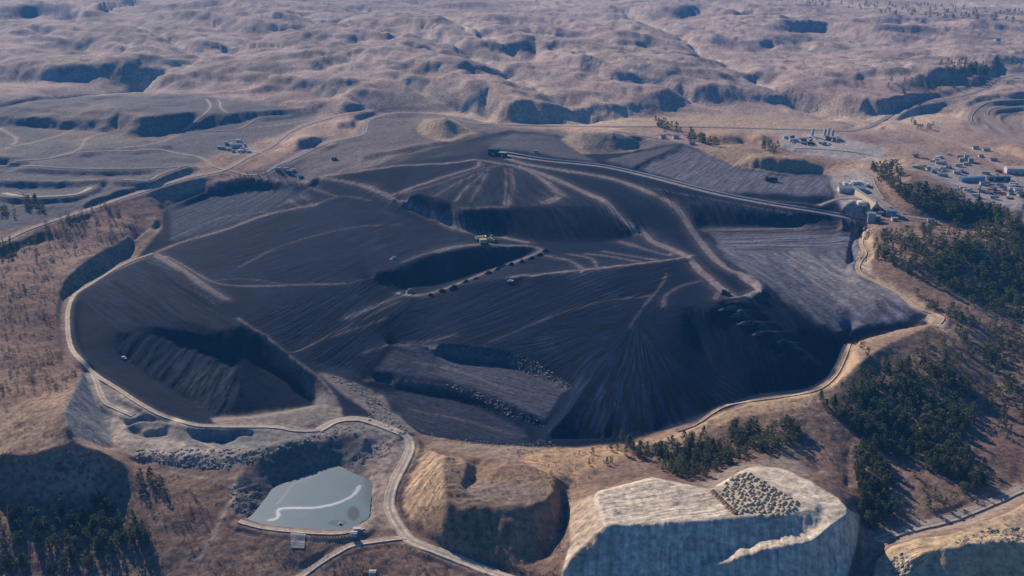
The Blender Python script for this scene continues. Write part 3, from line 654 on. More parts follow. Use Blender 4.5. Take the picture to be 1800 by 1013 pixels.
# ------------------------------------------------------------------ ground colours (albedo by soil and plant cover, some shade and haze painted in)
def C(r, g, b): return np.array([r, g, b])
n0 = fbm(XX / 220, YY / 220, 4, 701); n1 = fbm(XX / 45, YY / 45, 4, 702); n2 = fbm(XX / 12, YY / 12, 3, 703)
def mixc(a, b, t): return a + (b - a) * np.clip(t, 0, 1)[..., None]
ALB = np.ones(ZZ.shape + (3,)) * C(.205, .160, .140)
ALB = mixc(ALB, C(.33, .27, .215), sstep(-.02, .5, n0 + .3 * n1))
ALB = mixc(ALB, C(.115, .088, .085), sstep(.03, .55, -n0 + .5 * n1) * .8)
ALB = mixc(ALB, C(.085, .066, .058), sstep(.15, .5, n2 + .5 * n1) * .5 * (1 - far))
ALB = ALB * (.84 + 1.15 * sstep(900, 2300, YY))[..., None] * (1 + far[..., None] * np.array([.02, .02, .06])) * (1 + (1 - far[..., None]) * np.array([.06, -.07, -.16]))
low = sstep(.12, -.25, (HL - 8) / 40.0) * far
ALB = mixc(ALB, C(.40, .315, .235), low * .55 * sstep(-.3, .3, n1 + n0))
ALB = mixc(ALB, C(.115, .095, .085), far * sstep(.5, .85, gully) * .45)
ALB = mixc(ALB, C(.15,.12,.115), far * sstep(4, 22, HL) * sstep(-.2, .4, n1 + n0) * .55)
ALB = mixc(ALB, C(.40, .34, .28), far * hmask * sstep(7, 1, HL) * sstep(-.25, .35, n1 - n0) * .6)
ALB = mixc(ALB, C(.46, .39, .32), valley * sstep(-.35, .25, n1 + .5 * n2) * .8)
ALB = ALB * (1 - .32 * far * sstep(1000, 500, PX) * sstep(-.35, .25, n0 + .4 * n1) * (1 - valley))[..., None]  # far hills on the left darkened: painted shade along with dark shrub
scr = fbm(XX / 26, YY / 70, 4, 750)
ALB = mixc(ALB, C(.075, .07, .062), far * sstep(.12, .45, scr + .35 * n0) * .55 * (1 - valley))
def paint(poly, col, k=1.0, jit=2, soft=2):
    global ALB
    m = region(poly, jit, soft) * k
    ALB = mixc(ALB, col, m)
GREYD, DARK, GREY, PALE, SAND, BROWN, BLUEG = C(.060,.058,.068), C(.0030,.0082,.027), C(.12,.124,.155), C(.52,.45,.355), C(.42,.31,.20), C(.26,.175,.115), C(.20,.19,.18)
# apron between the mine and the roads
paint([(360,334),(470,290),(560,262),(620,240),(650,205),(720,196),(800,205),(900,224),(1000,232),(1140,245),(1200,250),(1290,290),(1460,308),(1470,340),(1540,395),(1500,400),(1000,480),(500,400)], C(.115,.105,.115), .85, 5, 3)
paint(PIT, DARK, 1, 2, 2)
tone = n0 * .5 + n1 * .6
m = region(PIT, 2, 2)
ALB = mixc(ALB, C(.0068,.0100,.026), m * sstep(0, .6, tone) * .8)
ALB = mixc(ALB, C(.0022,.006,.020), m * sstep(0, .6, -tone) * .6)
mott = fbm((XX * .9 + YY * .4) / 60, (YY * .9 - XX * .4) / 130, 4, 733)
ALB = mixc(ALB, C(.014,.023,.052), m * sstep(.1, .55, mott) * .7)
paint([(1245,405),(1510,396),(1512,430),(1505,466),(1512,482),(1580,516),(1640,560),(1530,571),(1472,584),(1400,545),(1330,490),(1280,455)], GREY, .95, 6, 4)
paint([(1380,420),(1500,470),(1590,535),(1480,545),(1390,470)], C(.22,.20,.20), .6, 14, 6)
paint([(1130,298),(1205,256),(1260,280),(1300,297),(1370,308),(1455,310),(1460,345),(1400,342),(1250,336)], C(.12,.122,.155), .95, 4, 3)
paint([(1060,283),(1150,262),(1195,254),(1125,296)], C(.095,.092,.108), .9, 3, 3)
paint([(900,232),(985,242),(1020,270),(1050,286),(930,268),(840,255)], C(.10,.097,.112), .8, 5, 3)
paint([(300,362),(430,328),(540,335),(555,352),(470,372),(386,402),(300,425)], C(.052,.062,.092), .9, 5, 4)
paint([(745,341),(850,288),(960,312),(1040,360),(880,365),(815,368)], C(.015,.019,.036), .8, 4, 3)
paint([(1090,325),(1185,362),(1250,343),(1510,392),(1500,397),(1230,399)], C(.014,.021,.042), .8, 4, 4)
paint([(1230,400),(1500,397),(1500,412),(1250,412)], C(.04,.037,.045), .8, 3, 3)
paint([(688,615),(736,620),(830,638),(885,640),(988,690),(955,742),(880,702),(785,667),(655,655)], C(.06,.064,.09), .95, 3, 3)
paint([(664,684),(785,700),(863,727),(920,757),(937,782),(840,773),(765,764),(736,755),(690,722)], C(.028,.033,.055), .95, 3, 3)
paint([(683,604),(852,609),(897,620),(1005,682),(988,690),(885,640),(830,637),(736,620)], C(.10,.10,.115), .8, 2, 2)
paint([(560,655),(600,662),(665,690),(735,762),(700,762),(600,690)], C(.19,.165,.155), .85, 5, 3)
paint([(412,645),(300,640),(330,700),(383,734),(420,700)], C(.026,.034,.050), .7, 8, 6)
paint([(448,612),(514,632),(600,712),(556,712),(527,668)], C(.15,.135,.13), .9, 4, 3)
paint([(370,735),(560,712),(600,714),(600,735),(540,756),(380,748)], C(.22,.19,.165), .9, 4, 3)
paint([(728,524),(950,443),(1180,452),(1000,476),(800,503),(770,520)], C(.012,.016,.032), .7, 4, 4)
paint([(640,300),(720,262),(850,245),(900,232),(840,270),(700,290)], C(.03,.032,.042), .7, 5, 4)
# workings lower left
paint([(160,655),(205,683),(276,727),(336,748),(480,753),(560,758),(600,745),(640,738),(720,775),(700,835),(650,850),(600,810),(640,760),(520,785),(400,826),(300,822),(235,806),(200,780),(130,765),(112,740),(128,690)], BLUEG, .95, 4, 3)
paint([(205,716),(240,735),(215,755),(240,775),(310,772),(340,788),(450,788),(235,806),(200,780),(190,740)], C(.40,.345,.285), .85, 5, 3)
paint([(150,650),(128,690),(112,725),(117,750),(140,770),(170,783),(200,778),(190,725),(166,662)], C(.20,.21,.205), .95, 2, 2)
paint([(245,757),(275,750),(305,755),(280,765),(255,763)], C(.42,.34,.25), .9, 2, 2)
paint([(330,758),(440,764),(470,770),(440,785),(395,793),(350,785)], C(.17,.18,.18), .9, 2, 2)
paint([(180,690),(205,685),(276,727),(240,722)], C(.30,.25,.21), .7, 3, 2)
paint([(409,843),(451,809),(523,785),(581,769),(641,758),(645,790),(600,826),(547,836),(487,860),(454,901),(439,914),(415,900)], C(.13,.12,.115), .9, 3, 2)
paint([(600,826),(650,785),(700,770),(700,836),(686,860),(690,910),(705,930),(630,930),(650,856)], C(.30,.24,.20), .9, 4, 3)
paint([(600,800),(650,785),(665,800),(640,825),(616,830)], C(.17,.155,.15), .8, 4, 2)
paint([(400,845),(450,845),(470,880),(445,915),(410,905)], C(.16,.135,.115), .8, 5, 3)
# mounds
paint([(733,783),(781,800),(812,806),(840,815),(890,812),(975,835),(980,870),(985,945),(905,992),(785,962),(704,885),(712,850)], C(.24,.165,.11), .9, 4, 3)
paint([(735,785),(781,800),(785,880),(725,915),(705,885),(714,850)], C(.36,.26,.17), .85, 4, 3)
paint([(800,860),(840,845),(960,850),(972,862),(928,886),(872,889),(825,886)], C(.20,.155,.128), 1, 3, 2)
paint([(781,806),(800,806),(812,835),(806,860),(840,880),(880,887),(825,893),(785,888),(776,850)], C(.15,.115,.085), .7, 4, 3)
paint([(760,776),(940,787),(1000,790),(900,812),(820,800),(735,783)], C(.24,.19,.145), .85, 3, 3)
paint([(900,800),(1000,788),(1080,785),(1110,800),(1030,830),(1000,860),(975,838)], C(.40,.27,.165), .85, 5, 3)
paint([(1225,745),(1330,703),(1425,690),(1465,665),(1490,606),(1520,640),(1440,710),(1300,735),(1200,775),(1090,785)], C(.42,.30,.19), .8, 4, 3)
paint([(1515,410),(1530,400),(1540,450),(1530,480),(1640,540),(1690,600),(1645,580),(1580,518),(1510,484),(1506,466)], C(.42,.32,.22), .8, 3, 2)
PALEM = [(1051,864),(1147,839),(1248,860),(1305,826),(1335,818),(1378,824),(1423,846),(1474,876),(1494,898),(1512,905),(1506,960),(1480,1040),(980,1040),(996,975),(1012,935),(1030,890)]
paint(PALEM, PALE, 1, 1, 1)
paint([(1250,864),(1305,830),(1330,830),(1412,880),(1437,897),(1412,899),(1378,910),(1294,908)], C(.40,.35,.27), .8, 2, 2)
paint([(1000,885),(1040,870),(1062,925),(1040,970),(1000,1010)], C(.42,.33,.24), .9, 3, 2)
paint([(1230,850),(1300,815),(1400,800),(1425,840),(1378,824),(1335,818),(1300,826),(1250,858)], C(.24,.21,.17), .8, 4, 2)
BRM = [(1530,1040),(1542,985),(1565,962),(1611,947),(1667,941),(1723,921),(1779,898),(1830,868),(1900,860),(1900,1060)]
paint(BRM, C(.46,.345,.22), 1, 1, 1)
paint([(1560,985),(1595,968),(1612,985),(1605,1013),(1570,1013)], C(.34,.29,.23), .8, 3, 2)
paint([(1510,920),(1620,930),(1723,890),(1800,850),(1800,880),(1723,918),(1611,945),(1560,960),(1520,1000)], C(.24,.2,.16), .8, 3, 2)
paint([(730,230),(745,210),(790,206),(840,235),(790,250),(755,244)], C(.36,.275,.19), .95, 1, 1)
paint([(985,246),(1000,238),(1030,231),(1105,240),(1135,257),(1110,268),(1022,271)], C(.26,.21,.155), .95, 2, 1)
paint([(1240,235),(1300,232),(1350,236),(1366,252),(1240,254)], C(.30,.21,.145), .9, 2, 1)
paint([(1235,268),(1285,254),(1345,266),(1435,285),(1450,305),(1360,304),(1290,292)], C(.27,.20,.14), .9, 3, 2)
paint([(1370,237),(1450,232),(1560,262),(1540,285),(1400,270),(1370,258)], C(.34,.32,.305), .9, 4, 3)
paint([(1460,300),(1520,300),(1560,365),(1530,395),(1490,385),(1465,340)], C(.32,.29,.27), .85, 4, 3)
paint([(1600,285),(1700,290),(1800,315),(1900,350),(1900,400),(1700,350)], C(.30,.28,.27), .85, 6, 4)
paint([(1710,185),(1800,170),(1800,235),(1740,240),(1705,215)], C(.20,.17,.155), .7, 5, 4)
paint([(1750,263),(1765,256),(1810,265),(1830,285),(1800,280)], C(.50,.34,.22), .9, 3, 2)
paint([(370,262),(395,247),(440,250),(460,265),(420,272),(385,270)], C(.30,.27,.25), .8, 3, 2)
paint([(1000,200),(1300,205),(1480,222),(1440,232),(1100,226)], C(.42,.32,.22), .6, 5, 4)
paint([(-60,180),(200,165),(340,165),(520,190),(560,205),(500,235),(380,272),(260,330),(100,385),(-60,420)], C(.085,.095,.115), .85, 8, 6)  # blue-grey disturbed ground, with a haze and shade tint put into its colour
paint([(40,200),(180,180),(320,215),(300,245),(120,260)], C(.24,.19,.15), .5, 10, 6)
# dust tracks and verges
ALB = mixc(ALB, C(.20, .165, .16), dust * m)
ALB = mixc(ALB, C(.34, .28, .225), dust * (1 - m))
ALB = mixc(ALB, ALB * 1.0 + C(.06, .05, .04), verge)
ALB = ALB * (1 + .16 * n2[..., None] + .18 * n1[..., None])
ALB = np.clip(ALB, .0018, .7)

# ------------------------------------------------------------------ materials
MATS = {}
def nodes_of(name):
    m = bpy.data.materials.new(name); m.use_nodes = True
    nt = m.node_tree; b = nt.nodes['Principled BSDF']
    b.inputs['Roughness'].default_value = .95
    b.inputs['Specular IOR Level'].default_value = .03
    MATS[name] = m
    return m, nt, b

def N(nt, kind, **kw):
    n = nt.nodes.new(kind)
    for k, v in kw.items(): setattr(n, k, v)
    return n

def ground_material():
    m, nt, b = nodes_of('soil_and_grass'); lk = nt.links.new
    alb = N(nt, 'ShaderNodeAttribute', attribute_name='albedo'); fl = N(nt, 'ShaderNodeAttribute', attribute_name='flow')
    geo = N(nt, 'ShaderNodeNewGeometry')
    a = N(nt, 'ShaderNodeTexNoise'); a.inputs['Scale'].default_value = .22; a.inputs['Detail'].default_value = 6; a.inputs['Roughness'].default_value = .68
    lk(geo.outputs['Position'], a.inputs['Vector'])
    r = N(nt, 'ShaderNodeMapRange'); r.inputs['From Min'].default_value = .3; r.inputs['From Max'].default_value = .7; r.inputs['To Min'].default_value = .50; r.inputs['To Max'].default_value = 1.5
    lk(a.outputs['Fac'], r.inputs['Value'])
    # streaks along the worked direction
    sp = N(nt, 'ShaderNodeSeparateXYZ'); lk(fl.outputs['Vector'], sp.inputs[0])
    cb = N(nt, 'ShaderNodeCombineXYZ'); lk(sp.outputs['X'], cb.inputs['X']); lk(sp.outputs['Y'], cb.inputs['Y'])
    s = N(nt, 'ShaderNodeTexNoise'); s.inputs['Scale'].default_value = 1.0; s.inputs['Detail'].default_value = 2.5; s.inputs['Roughness'].default_value = .55
    lk(cb.outputs[0], s.inputs['Vector'])
    sr = N(nt, 'ShaderNodeMapRange'); sr.inputs['From Min'].default_value = .36; sr.inputs['From Max'].default_value = .70; sr.inputs['To Min'].default_value = -.75; sr.inputs['To Max'].default_value = 1.05
    lk(s.outputs['Fac'], sr.inputs['Value'])
    mu = N(nt, 'ShaderNodeMath', operation='MULTIPLY'); lk(sr.outputs[0], mu.inputs[0]); lk(sp.outputs['Z'], mu.inputs[1])
    ad = N(nt, 'ShaderNodeMath', operation='ADD'); lk(mu.outputs[0], ad.inputs[0]); ad.inputs[1].default_value = 1.0
    mm = N(nt, 'ShaderNodeMath', operation='MULTIPLY'); lk(ad.outputs[0], mm.inputs[0]); lk(r.outputs[0], mm.inputs[1])
    mx = N(nt, 'ShaderNodeMath', operation='MAXIMUM'); lk(mm.outputs[0], mx.inputs[0]); mx.inputs[1].default_value = .3
    vm = N(nt, 'ShaderNodeVectorMath', operation='SCALE'); lk(alb.outputs['Color'], vm.inputs[0]); lk(mx.outputs[0], vm.inputs['Scale'])
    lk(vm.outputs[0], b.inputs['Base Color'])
    hs = N(nt, 'ShaderNodeMath', operation='MULTIPLY_ADD'); lk(mu.outputs[0], hs.inputs[0]); hs.inputs[1].default_value = .22; lk(a.outputs['Fac'], hs.inputs[2])
    bp = N(nt, 'ShaderNodeBump'); bp.inputs['Strength'].default_value = .7; bp.inputs['Distance'].default_value = 1.1
    lk(hs.outputs[0], bp.inputs['Height']); lk(bp.outputs[0], b.inputs['Normal'])
    return m

def soil_material(name, col, scale=.6, spread=.35, bump=.4, rough=.95):
    m, nt, b = nodes_of(name); lk = nt.links.new
    geo = N(nt, 'ShaderNodeNewGeometry')
    a = N(nt, 'ShaderNodeTexNoise'); a.inputs['Scale'].default_value = scale; a.inputs['Detail'].default_value = 5; a.inputs['Roughness'].default_value = .65
    lk(geo.outputs['Position'], a.inputs['Vector'])
    cr = N(nt, 'ShaderNodeValToRGB'); e = cr.color_ramp.elements
    e[0].position = .3; e[1].position = .72
    e[0].color = tuple(c * (1 - spread) for c in col) + (1,); e[1].color = tuple(min(c * (1 + spread), .85) for c in col) + (1,)
    lk(a.outputs['Fac'], cr.inputs[0]); lk(cr.outputs[0], b.inputs['Base Color'])
    bp = N(nt, 'ShaderNodeBump'); bp.inputs['Strength'].default_value = bump; bp.inputs['Distance'].default_value = .4
    lk(a.outputs['Fac'], bp.inputs['Height']); lk(bp.outputs[0], b.inputs['Normal'])
    b.inputs['Roughness'].default_value = rough
    return m

GM = ground_material()

# ------------------------------------------------------------------ terrain meshes, one per landform, sharing their edges
REG = np.zeros((NR, NC), int)
def claim(poly, n, jit=1): REG[pip(poly, PX + JN1 * jit, PYY + JN2 * jit)] = n
TERR = {0: ('ground', None), 1: ('mine_pit', None)}
claim(PIT, 1)
STOCK = [
 ('soil_stockpile', [(733,783),(781,799),(812,804),(838,836),(858,835),(890,813),(975,835),(980,870),(988,900),(985,945),(950,985),(905,992),(850,982),(785,962),(740,945),(715,920),(704,885),(712,850)], 'grassy brown soil stockpile with a bowl shaped hollow beside the curving haul road', 'stockpile'),
 ('soil_stockpile', PALEM, 'large pale flat-topped soil stockpile carrying rows of dumped heaps', 'stockpile'),
 ('soil_stockpile', BRM, 'sandy yellow stockpile cut off by the bottom right corner', 'stockpile'),
 ('soil_stockpile', [(730,231),(745,209),(775,203),(792,206),(838,236),(800,249),(755,244)], 'small pointed cone of pale soil beyond the pit on its far side', 'stockpile'),
 ('soil_stockpile', [(984,246),(1000,237),(1030,230),(1105,239),(1136,257),(1110,268),(1022,271)], 'low oblong olive mound with a shaded front behind the conveyor road', 'stockpile'),
 ('soil_stockpile', [(1240,236),(1285,233),(1304,240),(1322,253),(1290,256),(1240,254)], 'rusty brown mound left of the smaller one beside the silo yard', 'stockpile'),
 ('soil_stockpile', [(1322,240),(1340,235),(1354,244),(1366,253),(1330,253)], 'smallest rusty mound just left of the silo yard', 'stockpile'),
 ('soil_stockpile', [(1258,279),(1295,280),(1350,275),(1405,277),(1437,288),(1450,304),(1360,304),(1300,292)], 'long low mound with a dark green shaded face above the grey field', 'stockpile'),
]
for i, (n, poly, lab, cat) in enumerate(STOCK): claim(poly, 2 + i)

COL = bpy.context.scene.collection
def tag(o, label=None, cat=None, group=None, kind=None):
    if label: o['label'] = label
    if cat: o['category'] = cat
    if group: o['group'] = group
    if kind: o['kind'] = kind
    return o

# extend the sheet sideways and to the horizon
xs = np.concatenate([[-3.0, -1.6, -1.05, -.88], U, [.88, 1.05, 1.6, 3.0]])
pad = 4
Zx = np.pad(ZZ, ((0, 0), (pad, pad)), mode='edge'); Ax = np.pad(ALB, ((0, 0), (pad, pad), (0, 0)), mode='edge')
Fx = [np.pad(q, ((0, 0), (pad, pad)), mode='edge') for q in (FS, FT, FK)]; Rx = np.pad(REG, ((0, 0), (pad, pad)), mode='edge')
Rx[:, :pad] = 0; Rx[:, -pad:] = 0
yfar = np.array([YR[-1] * 1.3, YR[-1] * 2, YR[-1] * 5, YR[-1] * 9]); ynear = np.array([-3000., 30.0, 200.0, 330.0])
ys = np.concatenate([ynear, YR, yfar])
def rowpad(A): return np.concatenate([np.repeat(A[:1], 4, 0), A, np.repeat(A[-1:], 4, 0)])
Zx = rowpad(Zx); Ax = rowpad(Ax); Fx = [rowpad(q) for q in Fx]; Rx = rowpad(Rx); Rx[:4] = 0
X2 = xs[None, :] * ys[:, None]; X2[0] = xs * 1500; X2[1] = xs * 600; X2[2] = xs * 600
Y2 = np.repeat(ys[:, None], len(xs), 1)
Zx[:3] = -30; Zx[-3:] = 30
nr, nc = Zx.shape
vid = np.arange(nr * nc).reshape(nr, nc)
faces = np.stack([vid[:-1, :-1], vid[:-1, 1:], vid[1:, 1:], vid[1:, :-1]], -1).reshape(-1, 4)
freg = Rx[:-1, :-1].reshape(-1)
# drop pinholes: a face takes the majority label of its corners
VX = np.stack([X2, Y2, Zx], -1).reshape(-1, 3).astype(np.float32); VA = np.concatenate([Ax.reshape(-1, 3), np.ones((nr * nc, 1))], 1).astype(np.float32)
VF = np.stack(Fx, -1).reshape(-1, 3).astype(np.float32)
def grid_mesh(name, f):
    used, inv = np.unique(f, return_inverse=True); inv = inv.reshape(-1, 4)
    me = bpy.data.meshes.new(name)
    me.vertices.add(len(used)); me.vertices.foreach_set('co', VX[used].ravel())
    me.loops.add(inv.size); me.loops.foreach_set('vertex_index', inv.ravel().astype(np.int32))
    me.polygons.add(len(inv)); me.polygons.foreach_set('loop_start', np.arange(0, inv.size, 4, dtype=np.int32))
    me.polygons.foreach_set('use_smooth', np.ones(len(inv), bool))
    me.update(calc_edges=True)
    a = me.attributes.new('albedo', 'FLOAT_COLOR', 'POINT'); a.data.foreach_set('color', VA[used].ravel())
    a = me.attributes.new('flow', 'FLOAT_VECTOR', 'POINT'); a.data.foreach_set('vector', VF[used].ravel())
    me.materials.append(GM)
    o = bpy.data.objects.new(name, me); COL.objects.link(o)
    return o
for k in sorted(set(freg.tolist())):
    f = faces[freg == k]
    if k < 2:
        tag(grid_mesh(TERR[k][0], f), kind='structure')
    else:
        n, poly, lab, cat = STOCK[k - 2]
        tag(grid_mesh(n, f), lab, cat, 'soil stockpiles around the mine')

# ------------------------------------------------------------------ roads laid on the ground
def road_material(name, col):
    m, nt, b = nodes_of(name); lk = nt.links.new
    at = N(nt, 'ShaderNodeAttribute', attribute_name='across'); geo = N(nt, 'ShaderNodeNewGeometry')
    a = N(nt, 'ShaderNodeTexNoise'); a.inputs['Scale'].default_value = .25; a.inputs['Detail'].default_value = 6; a.inputs['Roughness'].default_value = .7
    lk(geo.outputs['Position'], a.inputs['Vector'])
    ab = N(nt, 'ShaderNodeMath', operation='ABSOLUTE'); lk(at.outputs['Fac'], ab.inputs[0])
    cr = N(nt, 'ShaderNodeValToRGB'); e = cr.color_ramp.elements
    e[0].position = 0; e[0].color = (.72, .70, .68, 1); e[1].position = 1; e[1].color = (.45, .42, .38, 1)
    for pos, v in ((.16, .78), (.36, 1.12), (.55, 1.08), (.72, .74), (.86, .95)):
        q = cr.color_ramp.elements.new(pos); q.color = (v, v * .985, v * .97, 1)
    lk(ab.outputs[0], cr.inputs[0])
    r = N(nt, 'ShaderNodeMapRange'); r.inputs['From Min'].default_value = .3; r.inputs['From Max'].default_value = .7; r.inputs['To Min'].default_value = .68; r.inputs['To Max'].default_value = 1.3; lk(a.outputs['Fac'], r.inputs['Value'])
    mx = N(nt, 'ShaderNodeVectorMath', operation='SCALE'); lk(cr.outputs[0], mx.inputs[0]); lk(r.outputs[0], mx.inputs['Scale'])
    m2 = N(nt, 'ShaderNodeVectorMath', operation='MULTIPLY'); lk(mx.outputs[0], m2.inputs[0]); m2.inputs[1].default_value = col
    lk(m2.outputs[0], b.inputs['Base Color'])
    bp = N(nt, 'ShaderNodeBump'); bp.inputs['Strength'].default_value = .4; bp.inputs['Distance'].default_value = .5; lk(a.outputs['Fac'], bp.inputs['Height']); lk(bp.outputs[0], b.inputs['Normal'])
    return m
RM = {'pale': road_material('pale_gravel', (.50,.43,.35)), 'road': road_material('dirt_road', (.36,.31,.275)), 'grey': road_material('grey_gravel', (.27,.255,.255)), 'sand': road_material('sandy_track', (.50,.39,.27))}
def strip_mesh(name, w3, wd, mat, lift=.3):
    w3 = np.asarray(w3)
    seg = np.hypot(np.diff(w3[:, 0]), np.diff(w3[:, 1])); cum = np.concatenate([[0], np.cumsum(seg)])
    n = max(6, int(cum[-1] / max(2.5, wd * .4)))
    s = np.linspace(0, cum[-1], n); c = np.stack([np.interp(s, cum, w3[:, k]) for k in range(3)], 1)
    t = np.gradient(c[:, :2], axis=0); t /= np.linalg.norm(t, axis=1)[:, None] + 1e-9
    nrm = np.stack([-t[:, 1], t[:, 0]], 1)
    cross = np.array([-.5, -.42, -.3, -.15, 0, .15, .3, .42, .5]); nk = len(cross)
    el = gnoise(s / 11.0, s * 0 + 3.3, 9); er = gnoise(s / 9.0, s * 0 + 8.1, 10)
    wv = wd * (1 + .1 * gnoise(s / 60, s * 0, 12))
    vs = np.zeros((n, nk, 3)); acr = np.zeros((n, nk))
    for j, q in enumerate(cross):
        off = q * wv + (.10 * wd * (el if q < 0 else er)) * (abs(q) / .5) ** 2
        x = c[:, 0] + nrm[:, 0] * off; y = c[:, 1] + nrm[:, 1] * off
        g = ground_z(x, y)
        berm = .35 * math.exp(-((abs(q) - .42) / .05) ** 2)
        vs[:, j, 0] = x; vs[:, j, 1] = y; vs[:, j, 2] = np.where(abs(q) < .4, np.maximum(g, c[:, 2]), g) + (lift if abs(q) < .45 else -.15) + berm
        acr[:, j] = q * 2
    vid = np.arange(n * nk).reshape(n, nk)
    fs = np.stack([vid[:-1, :-1], vid[1:, :-1], vid[1:, 1:], vid[:-1, 1:]], -1).reshape(-1, 4)
    me = bpy.data.meshes.new(name); me.from_pydata(vs.reshape(-1, 3).tolist(), [], fs.tolist()); me.materials.append(mat)
    me.polygons.foreach_set('use_smooth', np.ones(len(fs), bool))
    a = me.attributes.new('across', 'FLOAT', 'POINT'); a.data.foreach_set('value', acr.ravel().astype(np.float32))
    me.update()
    if me.polygons[0].normal.z < 0: me.flip_normals()
    o = bpy.data.objects.new(name, me); COL.objects.link(o); o['kind'] = 'structure'
    return o
for name, w3, wd, key in ROADW:
    strip_mesh(name, w3, wd, RM[key])

# ------------------------------------------------------------------ small helpers for things
class MB:
    def __init__(s): s.v = []; s.f = []
    def box(s, x0, y0, z0, x1, y1, z1):
        b = len(s.v); s.v += [(x0,y0,z0),(x1,y0,z0),(x1,y1,z0),(x0,y1,z0),(x0,y0,z1),(x1,y0,z1),(x1,y1,z1),(x0,y1,z1)]
        s.f += [tuple(b + i for i in q) for q in ((0,3,2,1),(4,5,6,7),(0,1,5,4),(1,2,6,5),(2,3,7,6),(3,0,4,7))]; return s
    def cyl(s, x, y, z0, z1, r0, r1=None, n=10, cap=True):
        r1 = r0 if r1 is None else r1; b = len(s.v)
        for k in range(n):
            a = 2 * math.pi * k / n; s.v.append((x + r0 * math.cos(a), y + r0 * math.sin(a), z0))
        for k in range(n):
            a = 2 * math.pi * k / n; s.v.append((x + r1 * math.cos(a), y + r1 * math.sin(a), z1))
        for k in range(n): s.f.append((b + k, b + (k + 1) % n, b + n + (k + 1) % n, b + n + k))
        if cap: s.f.append(tuple(b + n + k for k in range(n)))
        return s
    def bar(s, p, q, r, n=6):
        p, q = Vector(p), Vector(q); d = (q - p); up = Vector((0, 0, 1)) if abs(d.normalized().z) < .9 else Vector((1, 0, 0))
        a = d.cross(up).normalized(); c = d.cross(a).normalized(); b = len(s.v)
        for e in (p, q):
            for k in range(n):
                t = 2 * math.pi * k / n; s.v.append(tuple(e + a * r * math.cos(t) + c * r * math.sin(t)))
        for k in range(n): s.f.append((b + k, b + (k + 1) % n, b + n + (k + 1) % n, b + n + k))
        s.f.append(tuple(b + k for k in reversed(range(n)))); s.f.append(tuple(b + n + k for k in range(n)))
        return s
    def wheel(s, x, y, z, r, w, n=12):
        return s.bar((x, y - w / 2, z), (x, y + w / 2, z), r, n)
    def poly(s, vs, fs):
        b = len(s.v); s.v += [tuple(q) for q in vs]; s.f += [tuple(b + i for i in f) for f in fs]; return s
    def mesh(s, name, mat, smooth=False):
        me = bpy.data.meshes.new(name); me.from_pydata(s.v, [], s.f); me.materials.append(mat)
        if smooth: me.polygons.foreach_set('use_smooth', np.ones(len(s.f), bool))
        me.update(); return me
    def build(s, name, mat, parent=None, smooth=False):
        o = bpy.data.objects.new(name, s.mesh(name, mat, smooth)); COL.objects.link(o)
        if parent: o.parent = parent
        return o
from mathutils import Vector
def empty(name, loc, rz=0.0, label=None, cat=None, group=None, scale=1.0):
    o = bpy.data.objects.new(name, None); COL.objects.link(o); o.location = loc; o.rotation_euler = (0, 0, rz); o.scale = (scale,) * 3
    return tag(o, label, cat, group)
def dup(root, loc, rz, label, group=None, scale=None):
    r = root.copy(); COL.objects.link(r); r.location = loc; r.rotation_euler = (0, 0, rz)
    if scale: r.scale = scale if isinstance(scale, tuple) else (scale,) * 3
    tag(r, label, None, group)
    for ch in list(root.children):
        c = ch.copy(); COL.objects.link(c); c.parent = r
    return r
PM = {}
def paintm(name, col, rough=.6, spread=.12, scale=.8):
    if name not in PM: PM[name] = soil_material(name, col, scale, spread, .08, rough)
    return PM[name]
WHITE = paintm('white_cladding', (.52,.51,.50)); TAN = paintm('tan_cladding', (.48,.40,.30)); BLUE = paintm('blue_cladding', (.16,.25,.38)); GREYM = paintm('grey_metal', (.30,.31,.32), .5)
DARKM = paintm('dark_steel', (.06,.06,.065), .5); RED = paintm('red_paint', (.38,.09,.06)); YELLOW = paintm('yellow_paint', (.46,.38,.20)); GLASS = paintm('window_glass', (.04,.05,.06), .15); RUST = paintm('rusty_steel', (.20,.10,.06)); TYRE = paintm('tyre_rubber', (.03,.03,.03), .9); CONC = paintm('concrete', (.36,.34,.31), .9, .2)
BROOF = paintm('blue_grey_roof', (.28,.32,.36), .45)

